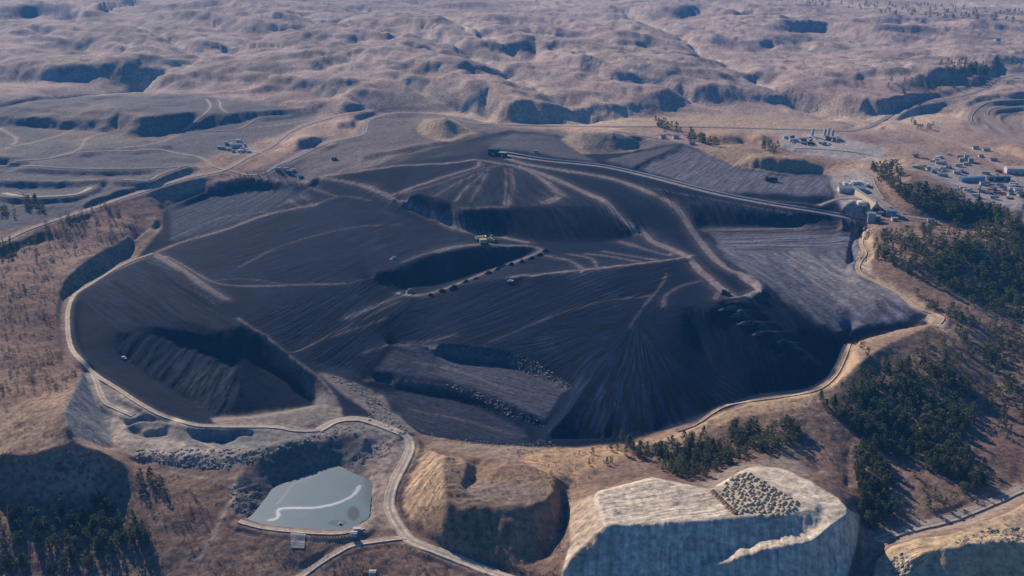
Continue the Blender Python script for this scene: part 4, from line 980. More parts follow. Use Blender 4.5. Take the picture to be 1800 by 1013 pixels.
# ------------------------------------------------------------------ frozen pond
def pond():
    zw = -14.5
    poly = [P(a, b, zw) for a, b in POND]
    pxy = spline(POND + POND[:1], 6)
    x0, x1 = pxy[:, 0].min() - 14, pxy[:, 0].max() + 14; y0, y1 = pxy[:, 1].min() - 10, pxy[:, 1].max() + 10
    nx, ny = 260, 150
    w = [P(a, b, zw) for a in (x0, x1) for b in (y0, y1)]
    gx = np.linspace(min(q[0] for q in w), max(q[0] for q in w), nx); gy = np.linspace(min(q[1] for q in w), max(q[1] for q in w), ny)
    X, Y = np.meshgrid(gx, gy); px, py = project(X, Y, zw + 0 * X)
    big = [(q[0] + (q[0] - 555) * .075, q[1] + (q[1] - 885) * .075) for q in pxy]
    inside = pip(big, px, py)
    base = np.ones(X.shape + (3,)) * C(.11, .215, .275)
    nn = fbm(X / 18, Y / 18, 4, 900); n3 = fbm(X / 5, Y / 5, 3, 901)
    base = base * .68 * (1 + .16 * nn[..., None] + .08 * n3[..., None])
    def dist(pts, z=zw):
        c = np.array([P(a, b, z) for a, b in spline(pts, 10)]); d = np.full(X.shape, 1e9)
        for a, b in zip(c[:-1], c[1:]):
            dx, dy = b - a; t = np.clip(((X - a[0]) * dx + (Y - a[1]) * dy) / (dx * dx + dy * dy + 1e-9), 0, 1)
            d = np.minimum(d, np.hypot(X - a[0] - t * dx, Y - a[1] - t * dy))
        return d
    d = dist([(474,914.5),(482,913),(487,910.5),(489,905),(488,899),(494,894.5),(514,893),(547,893),(570,890),(592,884.6),(614,875),(625,866),(632,855)])
    k = np.clip(1.9 - np.abs(d + .6 * n3 + .6 * nn), 0, 1); base = mixc(base, C(.48, .50, .53), k); base = mixc(base, C(.24, .28, .31), np.exp(-(d / 3.0) ** 2) * .2 * (1 - k))
    d = dist([(487,886),(496,876),(505,865),(516,851),(536,843),(560,834)]); base = mixc(base, C(.24, .28, .31), np.clip(1.5 - d, 0, 1) * .6)
    # thicker ice above the band, wetter ice below and at the right shore
    d = dist([(470,918),(500,896),(570,892),(640,850)]); base = mixc(base, C(.115,.155,.18), np.clip((Y - P(550,893,zw)[1]) / 60, 0, 1) * .6)
    e = ((px - 621 + 2*n3) / 10) ** 2 + ((py - 903 + 2*nn) / 12) ** 2; base = mixc(base, C(.025,.05,.062), sstep(1.4, .7, e))
    e = ((px - 593 + 3*n3) / 17) ** 2 + ((py - 919.5 + nn) / 5.5) ** 2; base = mixc(base, C(.04,.065,.078), sstep(1.4, .6, e) * .8)
    e = np.clip((px - 634) / 12, 0, 1) * np.clip((900 - py) / 20, 0, 1); base = mixc(base, C(.05,.075,.10), e * .7)
    vid = np.arange(nx * ny).reshape(ny, nx)
    f = np.stack([vid[:-1, :-1], vid[:-1, 1:], vid[1:, 1:], vid[1:, :-1]], -1)
    keep = inside[:-1, :-1] | inside[1:, 1:] | inside[:-1, 1:] | inside[1:, :-1]
    f = f[keep]
    used, inv = np.unique(f, return_inverse=True); inv = inv.reshape(-1, 4)
    me = bpy.data.meshes.new('pond'); V = np.stack([X, Y, np.full(X.shape, zw)], -1).reshape(-1, 3)[used]
    me.from_pydata(V.tolist(), [], inv.tolist())
    a = me.attributes.new('ice', 'FLOAT_COLOR', 'POINT'); a.data.foreach_set('color', np.concatenate([np.clip(base, .02, .9).reshape(-1, 3)[used], np.ones((len(used), 1))], 1).astype(np.float32).ravel())
    m, nt, b = nodes_of('pond_ice'); at = N(nt, 'ShaderNodeAttribute', attribute_name='ice'); nt.links.new(at.outputs['Color'], b.inputs['Base Color'])
    b.inputs['Roughness'].default_value = .55; b.inputs['Specular IOR Level'].default_value = .12
    t = N(nt, 'ShaderNodeTexNoise'); t.inputs['Scale'].default_value = .7; bp = N(nt, 'ShaderNodeBump'); bp.inputs['Strength'].default_value = .08; nt.links.new(t.outputs['Fac'], bp.inputs['Height']); nt.links.new(bp.outputs[0], b.inputs['Normal'])
    me.materials.append(m)
    o = bpy.data.objects.new('pond', me); COL.objects.link(o); o['kind'] = 'structure'
pond()

# ------------------------------------------------------------------ trees
def leaf_crown(seed, n, per, size, prof, h0=.14, jitter=.25):
    r = random.Random(seed); mb = MB()
    lobes = [(r.uniform(0, 6.28), r.uniform(.25, .9)) for _ in range(5)]
    for _ in range(n):
        h = h0 + (1 - h0) * r.random() ** 1.15
        R = prof(h); a = r.uniform(0, 6.28)
        R *= 1 + .35 * sum(math.cos(a - la) * (1 if abs(h - lh) < .2 else 0) for la, lh in lobes) * .5
        d = R * math.sqrt(r.uniform(.15, 1.0)); cx, cy, cz = d * math.cos(a), d * math.sin(a), h + r.uniform(-.03, .03)
        for _k in range(per):
            s = size * r.uniform(.6, 1.35)
            n1 = Vector((r.uniform(-1, 1), r.uniform(-1, 1), r.uniform(-.5, .9))).normalized(); n2 = n1.cross(Vector((r.uniform(-1, 1), r.uniform(-1, 1), r.uniform(-1, 1)))).normalized()
            c = Vector((cx + r.gauss(0, size * .6), cy + r.gauss(0, size * .6), min(1.0, cz + r.gauss(0, size * .4))))
            mb.poly([c - n1 * s, c + n2 * s * .7, c + n1 * s, c - n2 * s * .6], [(0, 1, 2, 3)])
    return mb
def trunk_mb(seed, top=.9, r0=.018, limbs=5):
    r = random.Random(seed); mb = MB(); p = Vector((0, 0, -.06)); rad = r0
    pts = [(0, 0, -.06), (r.uniform(-.01, .01), r.uniform(-.01, .01), .3), (r.uniform(-.02, .02), r.uniform(-.02, .02), .6), (r.uniform(-.02, .02), r.uniform(-.02, .02), top)]
    for i in range(3):
        a, b = pts[i], pts[i + 1]; k = len(mb.v); ra, rb = r0 * (1 - i * .3), r0 * (1 - (i + 1) * .3)
        for e, q in ((a, ra), (b, rb)):
            for j in range(6): mb.v.append((e[0] + q * math.cos(j * 1.047), e[1] + q * math.sin(j * 1.047), e[2]))
        for j in range(6): mb.f.append((k + j, k + (j + 1) % 6, k + 6 + (j + 1) % 6, k + 6 + j))
    for i in range(limbs):
        h = r.uniform(.25, .8); a = r.uniform(0, 6.28); l = .22 * (1.05 - h)
        mb.bar((0, 0, h), (l * math.cos(a), l * math.sin(a), h + .04), r0 * .25, 4)
    return mb
def leaf_material(name, c0, c1):
    m, nt, b = nodes_of(name); lk = nt.links.new
    geo = N(nt, 'ShaderNodeNewGeometry'); oi = N(nt, 'ShaderNodeObjectInfo')
    a = N(nt, 'ShaderNodeTexNoise'); a.inputs['Scale'].default_value = .5; a.inputs['Detail'].default_value = 3; lk(geo.outputs['Position'], a.inputs['Vector'])
    ad = N(nt, 'ShaderNodeMath', operation='MULTIPLY_ADD'); lk(oi.outputs['Random'], ad.inputs[0]); ad.inputs[1].default_value = .6; lk(a.outputs['Fac'], ad.inputs[2])
    cr = N(nt, 'ShaderNodeValToRGB'); e = cr.color_ramp.elements; e[0].position = .35; e[1].position = .95; e[0].color = c0 + (1,); e[1].color = c1 + (1,)
    lk(ad.outputs[0], cr.inputs[0]); lk(cr.outputs[0], b.inputs['Base Color']); b.inputs['Roughness'].default_value = .8
    tr = N(nt, 'ShaderNodeBsdfTranslucent'); lk(cr.outputs[0], tr.inputs['Color']); mxs = N(nt, 'ShaderNodeMixShader'); mxs.inputs[0].default_value = .36
    lk(b.outputs[0], mxs.inputs[1]); lk(tr.outputs[0], mxs.inputs[2]); lk(mxs.outputs[0], nt.nodes['Material Output'].inputs['Surface'])
    return m
NEEDLE = leaf_material('pine_needles', (.028,.046,.032), (.110,.125,.062)); BARK = soil_material('pine_bark', (.13,.085,.06), 2.0, .4)
TWIG = leaf_material('bare_twigs', (.085,.068,.055), (.16,.125,.10))
def pine_prof(kind):
    if kind == 0: return lambda h: .27 * min(1, (1.02 - h) * 1.7) * (1 if h > .22 else .7)
    if kind == 1: return lambda h: .24 * (1.03 - h) ** .7 * 1.25
    return lambda h: .29 * math.sqrt(max(.02, 1 - ((h - .55) / .5) ** 2))
PROTO = []
for k in range(9):
    cm = leaf_crown(40 + k, 130, 3, .048, pine_prof(k % 3)).mesh('crown', NEEDLE); tm = trunk_mb(40 + k).mesh('trunk', BARK)
    PROTO.append((tm, cm))
LOWP = [leaf_crown(80 + k, 44, 2, .085, pine_prof(k % 3)) for k in range(6)]
BPROTO = []
for k in range(5):
    cm = leaf_crown(140 + k, 46, 2, .05, pine_prof(2), .2); cm = cm.mesh('crown', TWIG); BPROTO.append((trunk_mb(140 + k, .8, .022, 8).mesh('trunk', BARK), cm))

CLUST = [
 # kind, outline, count, height range, label
 ('pine', [(0,905),(60,898),(130,893),(190,885),(248,925),(268,962),(230,985),(130,990),(60,965),(0,975)], 92, (6.5,11.5), 'green pine in the stand at the foot of the shaded lower left hill'),
 ('pine', [(235,835),(300,845),(330,880),(260,872)], 8, (7,10), 'lone pine on the brown slope left of the frozen pond'),
 ('pine', [(0,985),(120,990),(200,1000),(130,1013),(0,1013)], 10, (9,13), 'pine at the very bottom left edge with long shadow'),
 ('pine', [(1440,705),(1490,680),(1560,645),(1640,640),(1700,660),(1715,720),(1690,790),(1735,835),(1720,860),(1640,830),(1560,800),(1500,765),(1460,740)], 400, (7,12), 'dark pine in the dense wood on the slope below the pit rim'),
 ('pine', [(1500,790),(1530,790),(1560,830),(1575,900),(1530,935),(1512,900)], 100, (7,11), 'dark pine in the strip beside the pale stockpile'),
 ('pine', [(1090,772),(1200,775),(1300,748),(1410,742),(1400,785),(1300,805),(1240,840),(1190,840),(1120,805)], 220, (6,10), 'dark pine in the belt above the pale stockpile'),
 ('pine', [(1560,410),(1650,398),(1760,405),(1800,420),(1860,470),(1860,590),(1800,570),(1700,535),(1600,482),(1540,458),(1528,430)], 620, (7,12), 'pine in the forest on the hill right of the pit'),
 ('pine', [(1530,297),(1570,291),(1600,325),(1680,345),(1800,390),(1860,410),(1800,415),(1650,388),(1585,352),(1545,318)], 330, (8,13), 'pine on the far ridge beside the forest road'),
 ('pine', [(1500,612),(1570,600),(1660,575),(1800,605),(1800,650),(1640,640),(1520,650)], 46, (6,10), 'scattered pine on the tan ridge at the right pit rim'),
 ('pine', [(1720,610),(1800,590),(1860,640),(1860,790),(1760,770),(1730,700)], 85, (7,12), 'pine in the grove at the right edge of the view'),
 ('pine', [(1600,515),(1690,545),(1800,580),(1780,600),(1650,560)], 36, (6,9), 'small pine on the grassy rim above the grey field'),
 ('pine', [(1600,830),(1690,860),(1740,850),(1700,885),(1620,905),(1580,890)], 14, (6,10), 'isolated pine in the shaded valley behind the sandy stockpile'),
 ('pine', [(1010,795),(1100,785),(1110,800),(1060,830),(1000,820)], 7, (5,8), 'single pine on the reddish ground behind the bowl mound'),
 ('pine', [(1150,215),(1180,220),(1230,243),(1262,250),(1265,262),(1225,250),(1160,232)], 34, (9,14), 'pine in the row behind the upper gravel road'),
 ('pine', [(1335,250),(1360,250),(1375,275),(1330,272)], 14, (8,12), 'pine on the long low mound near the silo yard'),
 ('pine', [(1340,0),(1560,4),(1690,14),(1800,20),(1800,40),(1650,34),(1480,18)], 120, (8,14), 'distant pine along the skyline hills'),
 ('pine', [(1640,108),(1720,112),(1765,125),(1740,140),(1660,128)], 46, (8,13), 'distant pine above the highway bend'),
 ('pine', [(1540,150),(1640,130),(1700,155),(1600,172)], 22, (7,11), 'distant pine on the hill behind the highway'),
 ('pine', [(1600,215),(1640,220),(1660,235),(1610,232)], 10, (7,10), 'pine between the railway and the highway'),
 ('pine', [(30,352),(75,350),(80,372),(35,372)], 16, (7,10), 'bushy tree on the flat beyond the left highway'),
 ('pine', [(0,360),(25,362),(25,382),(0,385)], 9, (6,9), 'bushy tree at the left edge beyond the highway'),
 ('pine', [(0,425),(60,420),(110,400),(70,430),(0,465)], 34, (5,8), 'dark shrub like tree below the left highway'),
 ('bare', [(78,395),(130,378),(180,360),(215,362),(200,395),(140,415),(85,430)], 85, (5,8), 'leafless grey tree in the thicket by the left highway'),
 ('bare', [(60,440),(180,410),(250,370),(230,410),(130,450),(60,480)], 70, (2.5,5), 'small leafless tree on the tan slope above the highwall'),
 ('bare', [(0,470),(90,470),(120,490),(95,540),(90,590),(0,600)], 110, (2.5,5), 'small scrubby tree on the left hillside'),
 ('bare', [(0,610),(100,615),(140,650),(110,690),(0,690)], 95, (3,6), 'scrubby tree on the lower left hillside above the cut'),
 ('bare', [(0,795),(60,800),(90,788),(170,792),(215,815),(215,885),(0,892)], 140, (2,4.5), 'leafless brush tree on the shaded lower left hillside'),
 ('bare', [(220,845),(330,850),(380,900),(330,960),(260,900)], 40, (2,4), 'low leafless bush on the brown slope beside the pond track'),
 ('bare', [(380,310),(430,300),(560,310),(540,322),(420,325)], 40, (3,6), 'leafless bush on the bank below the white works'),
 ('bare', [(1150,800),(1400,770),(1440,820),(1380,815),(1250,820)], 60, (2,5), 'leafless bush among the pines above the pale stockpile'),
 ('bare', [(900,795),(1080,785),(1060,830),(990,880)], 40, (1.5,3), 'low bush on the reddish ground behind the bowl mound'),
 ('bare', [(1500,650),(1700,600),(1740,700),(1700,870),(1540,760)], 120, (1.5,3.5), 'low leafless bush between the pines on the right slope'),
]
SITES = []
rr = random.Random(5)
for kind, poly, cnt, hr, lab in CLUST:
    xs_ = [p[0] for p in poly]; ys_ = [p[1] for p in poly]; made = 0; tries = 0
    while made < cnt and tries < cnt * 40:
        tries += 1
        x = rr.uniform(min(xs_), max(xs_)); y = rr.uniform(min(ys_), max(ys_))
        if not pip(poly, np.array([x]), np.array([y]))[0]: continue
        w = hit(x, y)
        dn = gnoise(w[0] / 28, w[1] / 28, 66)
        if dn < rr.uniform(-.9, .25): continue
        h = rr.uniform(*hr); d = math.hypot(w[0], w[1])
        SITES.append((kind, w, h, d, lab, 0 <= x <= 1800)); made += 1
LEFT = {'pine': [], 'bare': []}
for kind, name, cat, cap, protos in (('pine', 'pine_tree', 'tree', 296, PROTO), ('bare', 'leafless_tree', 'tree', 240, BPROTO)):
    mine = sorted([s for s in SITES if s[0] == kind], key=lambda s: -(s[2] / s[3]) * (1 if s[5] else .1))
    for i, (k, w, h, d, lab, inv) in enumerate(mine):
        if i < cap and inv:
            tm, cm = protos[rr.randrange(len(protos))]
            t = empty(name, (w[0], w[1], w[2] - .1), rr.uniform(0, 6.28), lab, cat, 'pines around the mine' if kind == 'pine' else 'leafless trees around the mine')
            sx = h * rr.uniform(.85, 1.25); t.scale = (sx, sx, h)
            for nm, me in (('trunk', tm), ('crown', cm)):
                o = bpy.data.objects.new(nm, me); COL.objects.link(o); o.parent = t
        else: LEFT[kind].append((w, h))
def mass(name, sites, low, mat, wide=1.0):
    vs = []; fs = []; base = 0
    for w, h in sites:
        mb = low[rr.randrange(len(low))]; v = np.array(mb.v); a = rr.uniform(0, 6.28); s = h * rr.uniform(.9, 1.3) * wide
        x = (v[:, 0] * math.cos(a) - v[:, 1] * math.sin(a)) * s + w[0]; y = (v[:, 0] * math.sin(a) + v[:, 1] * math.cos(a)) * s + w[1]
        vs.append(np.stack([x, y, v[:, 2] * h + w[2] - .1], 1)); fs.append(np.array(mb.f) + base); base += len(v)
    if not vs: return
    me = bpy.data.meshes.new(name); me.from_pydata(np.concatenate(vs).tolist(), [], np.concatenate(fs).tolist()); me.materials.append(mat); me.update()
    o = bpy.data.objects.new(name, me); COL.objects.link(o); o['kind'] = 'stuff'
mass('pine_wood', LEFT['pine'], LOWP, NEEDLE); mass('scrub', LEFT['bare'], [leaf_crown(200 + k, 16, 2, .12, pine_prof(2), .1) for k in range(4)], TWIG)

# tufts of brush over the grassy slopes
BR = []
for poly, cnt in (([(0,700),(110,690),(220,815),(400,850),(420,1013),(0,1013)], 1500), ([(400,960),(560,970),(900,1013),(300,1013)], 500), ([(1090,790),(1480,670),(1800,560),(1800,860),(1520,920),(1500,850)], 2000), ([(0,440),(240,400),(100,500),(110,690),(0,700)], 1300), ([(705,885),(785,890),(985,945),(905,992),(740,945)], 700), ([(890,790),(1080,785),(990,870),(900,812)], 200), ([(780,960),(960,1010),(1000,900),(985,1013),(900,1013)], 400), ([(640,930),(760,975),(720,1013),(540,1013)], 300), ([(735,785),(781,800),(985,840),(980,870),(785,885),(712,850)], 350)):
    xs_ = [p[0] for p in poly]; ys_ = [p[1] for p in poly]; made = 0
    while made < cnt:
        x = rr.uniform(min(xs_), max(xs_)); y = rr.uniform(min(ys_), max(ys_))
        if pip(poly, np.array([x]), np.array([y]))[0]:
            w = hit(x, y); made += 1
            if gnoise(w[0] / 22, w[1] / 22, 67) > rr.uniform(-.5, .4): BR.append((w, rr.uniform(.45, 1.3)))
mass('brush', BR, [leaf_crown(230 + k, 12, 1, .25, lambda h: .7, .1) for k in range(4)], TWIG)

# ------------------------------------------------------------------ broken rock
def rock_template(seed):
    r = random.Random(seed); import bmesh
    bm = bmesh.new(); bmesh.ops.create_icosphere(bm, subdivisions=1, radius=.5)
    for v in bm.verts: v.co *= r.uniform(.65, 1.25)
    for v in bm.verts: v.co.z *= .75
    vs = [tuple(v.co) for v in bm.verts]; fs = [tuple(x.index for x in f.verts) for f in bm.faces]; bm.free()
    m = MB(); m.v = vs; m.f = fs; return m
ROCKS = [rock_template(k) for k in range(6)]
RS = []
for poly, cnt, s0, s1 in ((RUB[0], 420, .8, 3.0), (RUB[1], 160, .8, 2.4), (RUB[2], 140, .8, 2.2), (RUB[3], 520, .8, 3.2), (RUB[4], 160, .7, 2.2), (RUB[5], 170, .6, 1.8), (RUB[6], 60, .8, 2.6), (RUB[8], 90, .8, 2.8), (RUB[9], 150, .7, 2.4)):
    xs_ = [p[0] for p in poly]; ys_ = [p[1] for p in poly]; made = 0
    while made < cnt:
        x = rr.uniform(min(xs_), max(xs_)); y = rr.uniform(min(ys_), max(ys_))
        if pip(poly, np.array([x]), np.array([y]))[0]:
            w = hit(x, y); RS.append(((w[0], w[1], w[2] + .1), s0 + (s1 - s0) * rr.random() ** 2.5)); made += 1
mass('broken_rock', RS, ROCKS, soil_material('rock', (.26,.235,.205), .3, .45, .5))

# ------------------------------------------------------------------ dumped heaps
def heap_mesh(name, seed, mat, rough=.16, n=14):
    r = random.Random(seed); vs = [(r.uniform(-.08, .08), r.uniform(-.08, .08), 1)]; fs = []
    rings = [(.28, .86), (.55, .5), (.8, .16), (1.05, -.18)]
    for R, z in rings:
        for k in range(n):
            a = 2 * math.pi * k / n + r.uniform(-.1, .1); q = R * (1 + r.uniform(-rough, rough)); vs.append((q * math.cos(a), q * math.sin(a), z + r.uniform(-.09, .09) * (z > 0)))
    for k in range(n): fs.append((0, 1 + k, 1 + (k + 1) % n))
    for j in range(3):
        for k in range(n):
            a = 1 + j * n + k; b = 1 + j * n + (k + 1) % n; fs.append((a, a + n, b + n, b))
    m = MB(); m.v = vs; m.f = fs; return m.mesh(name, mat, True)
HM = soil_material('dumped_dirt', (.40,.345,.255), .8, .3, .8); HR = soil_material('rusty_dirt', (.36,.24,.15), .8, .3, .8); HD = soil_material('dark_spoil', (.010,.014,.028), .6, .35, .6)
hm = [heap_mesh('dirt_heap', k, HM) for k in range(6)]; hr_ = [heap_mesh('dirt_heap', 20 + k, HR) for k in range(3)]; hd = [heap_mesh('spoil_heap', 40 + k, HD) for k in range(4)]
HEAP = [(1262,862),(1290,838),(1312,829),(1328,836),(1350,853),(1375,868),(1402,884),(1400,899),(1375,907),(1340,906),(1298,903),(1280,885)]
hx = [hit(*p) for p in HEAP]; X0, X1 = min(h[0] for h in hx), max(h[0] for h in hx); Y0, Y1 = min(h[1] for h in hx), max(h[1] for h in hx)
nh = 0; y = Y0; row = 0
while y < Y1:
    x = X0 + (row % 2) * 1.9
    while x < X1:
        xx, yy = x + rr.uniform(-1.2, 1.2), y + rr.uniform(-1.2, 1.2); zz = gz(xx, yy); q = project(xx, yy, zz)
        if pip(HEAP, np.array([q[0]]), np.array([q[1]]))[0] and rr.random() < .95 and nh < 285:
            o = bpy.data.objects.new('dirt_heap', hm[nh % 6]); COL.objects.link(o); s = rr.uniform(1.35, 2.8); o.location = (xx, yy, zz); o.scale = (s, s * rr.uniform(.8, 1.15), rr.uniform(1.1, 1.9)); o.rotation_euler = (0, 0, rr.uniform(0, 6))
            tag(o, 'pale dirt heap dumped in rows on the flat top of the large pale stockpile', 'dirt heap', 'dumped heaps on the pale stockpile'); nh += 1
        x += 3.7
    y += 3.7; row += 1
for k in range(15):
    t = k / 14; px, py = (1252 + 40 * t, 864 + 39 * t) if t > .0 else (1252, 864)
    w = hit(px + rr.uniform(-1, 1), py); o = bpy.data.objects.new('dirt_heap', hr_[k % 3]); COL.objects.link(o); o.location = w; o.scale = (2.6, 1.9, 1.7); o.rotation_euler = (0, 0, .4)
    tag(o, 'rusty brown dirt heap in the single line along the left edge of the pale heaps', 'dirt heap', 'rusty heaps edging the pale heaps')
for k, (px, py) in enumerate([(961,443),(949,450.5),(934,456.5),(916.5,464),(897.5,469),(876,477),(858.5,484),(837.5,492),(820,499),(798,508),(778,515),(756,521)]):
    w = hit(px + rr.uniform(-2.5, 2.5), py - 2 + rr.uniform(-1.2, 1.2)); o = bpy.data.objects.new('spoil_heap', hd[k % 4]); COL.objects.link(o); o.location = w; s = rr.uniform(.75, 1.15); o.scale = (4.6 * s * rr.uniform(.8, 1.2), 3.6 * s, 3.1 * s); o.rotation_euler = (0, 0, rr.uniform(-.7, .7))
    lab = 'dark spoil heap in the long row beside the pit track'
    if k == 0: lab = 'farthest dark spoil heap, at the right end of the row beside the pit track'
    if k == 11: lab = 'nearest dark spoil heap, at the left end of the row beside the pit track'
    tag(o, lab, 'spoil heap', 'row of spoil heaps')
for k in range(26):
    w = hit(rr.uniform(1575, 1612), rr.uniform(984, 1012)); o = bpy.data.objects.new('dirt_heap', hm[k % 6]); COL.objects.link(o); o.location = w; o.scale = (1.9, 1.6, 1.4); o.rotation_euler = (0, 0, rr.uniform(0, 6))
    tag(o, 'greyish dirt heap dumped at the left end of the sandy corner stockpile', 'dirt heap', 'heaps on the sandy stockpile')
hw_ = soil_material('graded_spoil', (.06,.062,.08), .6, .35, .6); hwm = [heap_mesh('spoil_windrow', 90 + k, hw_, .2) for k in range(3)]
for q, (x0, y0, x1, y1) in enumerate([(1264,547,1306,539),(1280,559,1322,551),(1296,573,1336,565),(1322,592,1360,583),(1342,608,1388,599),(1368,624,1410,615),(1390,637,1424,629)]):
    a_, b_ = hit(x0, y0), hit(x1, y1); o = bpy.data.objects.new('spoil_windrow', hwm[q % 3]); COL.objects.link(o)
    o.location = ((a_[0] + b_[0]) / 2, (a_[1] + b_[1]) / 2, (a_[2] + b_[2]) / 2); o.rotation_euler = (0, 0, math.atan2(b_[1] - a_[1], b_[0] - a_[0])); o.scale = (math.hypot(b_[0] - a_[0], b_[1] - a_[1]) * .52, 3.0, 3.0)
    tag(o, ['highest', 'second from the top', 'third from the top', 'middle', 'third from the bottom', 'second from the bottom', 'lowest'][q] + ' of the stepped dark spoil banks below the loop road', 'spoil bank', 'stepped spoil banks on the shaded slope')
w = hit(722, 514); o = bpy.data.objects.new('dirt_heap', heap_mesh('dirt_heap', 71, soil_material('light_dirt', (.24,.2,.175), .5, .3, .5))); COL.objects.link(o); o.location = w; o.scale = (7, 6, 4.5); tag(o, 'light brown dirt heap at the near end of the shadowed trench', 'dirt heap')
w = hit(693, 455); o = bpy.data.objects.new('dirt_heap', heap_mesh('dirt_heap', 72, PM['concrete'])); COL.objects.link(o); o.location = w; o.scale = (5, 4, 3); tag(o, 'small pale rock heap above the left end of the shadowed trench', 'dirt heap')

# ------------------------------------------------------------------ buildings and plant
def building(name, label, px, py, w, d, h, rz, wall, roof, pitch=.3, cat='building', group=None, doors=1, wins=2):
    g = hit(px, py); t = empty(name, (g[0], g[1], g[2] - .2), rz, label, cat, group)
    if px < 620 or px > 1590: w, d, h = w * .82, d * .82, h * .85
    m = MB(); m.box(-w/2, -d/2, 0, w/2, d/2, h)
    rise = pitch * d / 2
    if rise > 0: m.poly([(-w/2, -d/2, h), (-w/2, d/2, h), (-w/2, 0, h + rise), (w/2, -d/2, h), (w/2, d/2, h), (w/2, 0, h + rise)], [(0, 2, 1), (3, 4, 5)])
    m.build('wall', wall, t)
    r = MB(); e = .4
    if rise > 0:
        r.poly([(-w/2-e, -d/2-e, h-.1), (w/2+e, -d/2-e, h-.1), (w/2+e, 0, h+rise+.1), (-w/2-e, 0, h+rise+.1), (w/2+e, d/2+e, h-.1), (-w/2-e, d/2+e, h-.1),
                (-w/2-e, -d/2-e, h+.15), (w/2+e, -d/2-e, h+.15), (w/2+e, 0, h+rise+.35), (-w/2-e, 0, h+rise+.35), (w/2+e, d/2+e, h+.15), (-w/2-e, d/2+e, h+.15)],
               [(0,3,2,1),(3,5,4,2),(6,7,8,9),(9,8,10,11),(0,1,7,6),(5,11,10,4),(0,6,9,3),(3,9,11,5),(1,2,8,7),(2,4,10,8)])
    else: r.box(-w/2-e, -d/2-e, h+.02, w/2+e, d/2+e, h+.4)
    r.build('roof', roof, t)
    for k in range(doors):
        x = -w/2 + w * (k + .5) / max(1, doors) ; MB().box(x - min(2, w*.15), -d/2-.08, .2, x + min(2, w*.15), -d/2+.1, min(h-.5, 3.8)).build('door', GREYM, t)
    for k in range(wins):
        x = -w/2 + w * (k + .25 + .3) / max(1, wins) + .6; MB().box(x - .7, -d/2-.06, h*.55, x + .7, -d/2+.1, h*.55+1).build('window', GLASS, t)
    return t
R = math.radians
# white works left
building('office_building', 'long white building at the left end of the roadside works', 389, 261, 14, 6, 4, R(8), WHITE, WHITE, .3, doors=2)
building('workshop', 'widest white and tan workshop in the middle of the roadside works', 417, 259, 20, 10, 6, R(12), TAN, WHITE, .35, doors=2)
building('shed', 'small white shed at the back of the roadside works', 420, 249.5, 9, 6, 4, R(-10), WHITE, WHITE, .3)
building('shed', 'white cabin nearest the highway in the roadside works', 437, 268, 8, 4, 3, R(10), WHITE, WHITE, .2)
building('shed', 'blue sided shed in front of the tan workshop', 427, 265, 9, 7, 5, R(12), BLUE, BROOF, .3)
building('shed', 'low white shed between the long building and the tan workshop', 403, 264, 8, 5, 4, R(5), WHITE, WHITE, .3)
building('shed', 'pale shed at the near edge of the roadside works', 411, 267.5, 7, 5, 4, R(12), WHITE, BROOF, .3)
building('shed', 'tan shed at the back left of the roadside works', 398, 253, 6, 5, 4, R(0), TAN, WHITE, .3)
def tank(px, py, r, h, mat, label, cat='tank', group=None, cone=.35):
    g = hit(px, py); t = empty('storage_tank', (g[0], g[1], g[2] - .2), 0, label, cat, group)
    MB().cyl(0, 0, 0, h, r, n=18).build('shell', mat, t, True); MB().cyl(0, 0, h, h + r * cone, r * 1.03, .15, 18).build('roof', mat, t, True); MB().bar((r + .25, 0, 0), (r + .25, 0, h + .6), .12).build('ladder', GREYM, t)
    return t
tank(408, 257, 2.4, 5, WHITE, 'white round tank beside the tan workshop'); tank(431, 257, 2, 4, GREYM, 'grey round tank behind the blue shed')
# second yard
building('shed', 'long low shed at the left of the small yard by the pit edge', 489, 299, 11, 5, 4, R(-5), GREYM, BROOF, .25)
building('shed', 'yellowish shed in the middle of the small yard by the pit edge', 503, 299, 9, 5, 4, R(0), YELLOW, TAN, .25)
building('shed', 'white cabin at the right of the small yard by the pit edge', 515, 300, 7, 4, 3, R(5), WHITE, WHITE, .2)
building('shed', 'blue shed below the small yard by the pit edge', 529, 312, 7, 5, 4, R(0), BLUE, BROOF, .3)
building('shed', 'lonely dark shed on the flat right of the small yard', 587.5, 281, 8, 7, 5, R(0), DARKM, BROOF, .3)
# crusher head station
building('drive_house', 'dark drive house at the left end of the long conveyor', 868, 272, 15, 10, 9, R(-15), DARKM, DARKM, 0, doors=1, wins=1)
building('drive_house', 'lower dark house beside the conveyor drive house', 884, 275, 11, 8, 6, R(-15), DARKM, GREYM, 0, doors=1, wins=1)
building('shed', 'small white cabin left of the conveyor drive house', 862, 268, 5, 4, 3, R(-10), WHITE, WHITE, .2)
building('shed', 'white cabin beside the conveyor halfway from the drive house', 942, 269, 6, 4, 4, R(-10), WHITE, BROOF, .2)
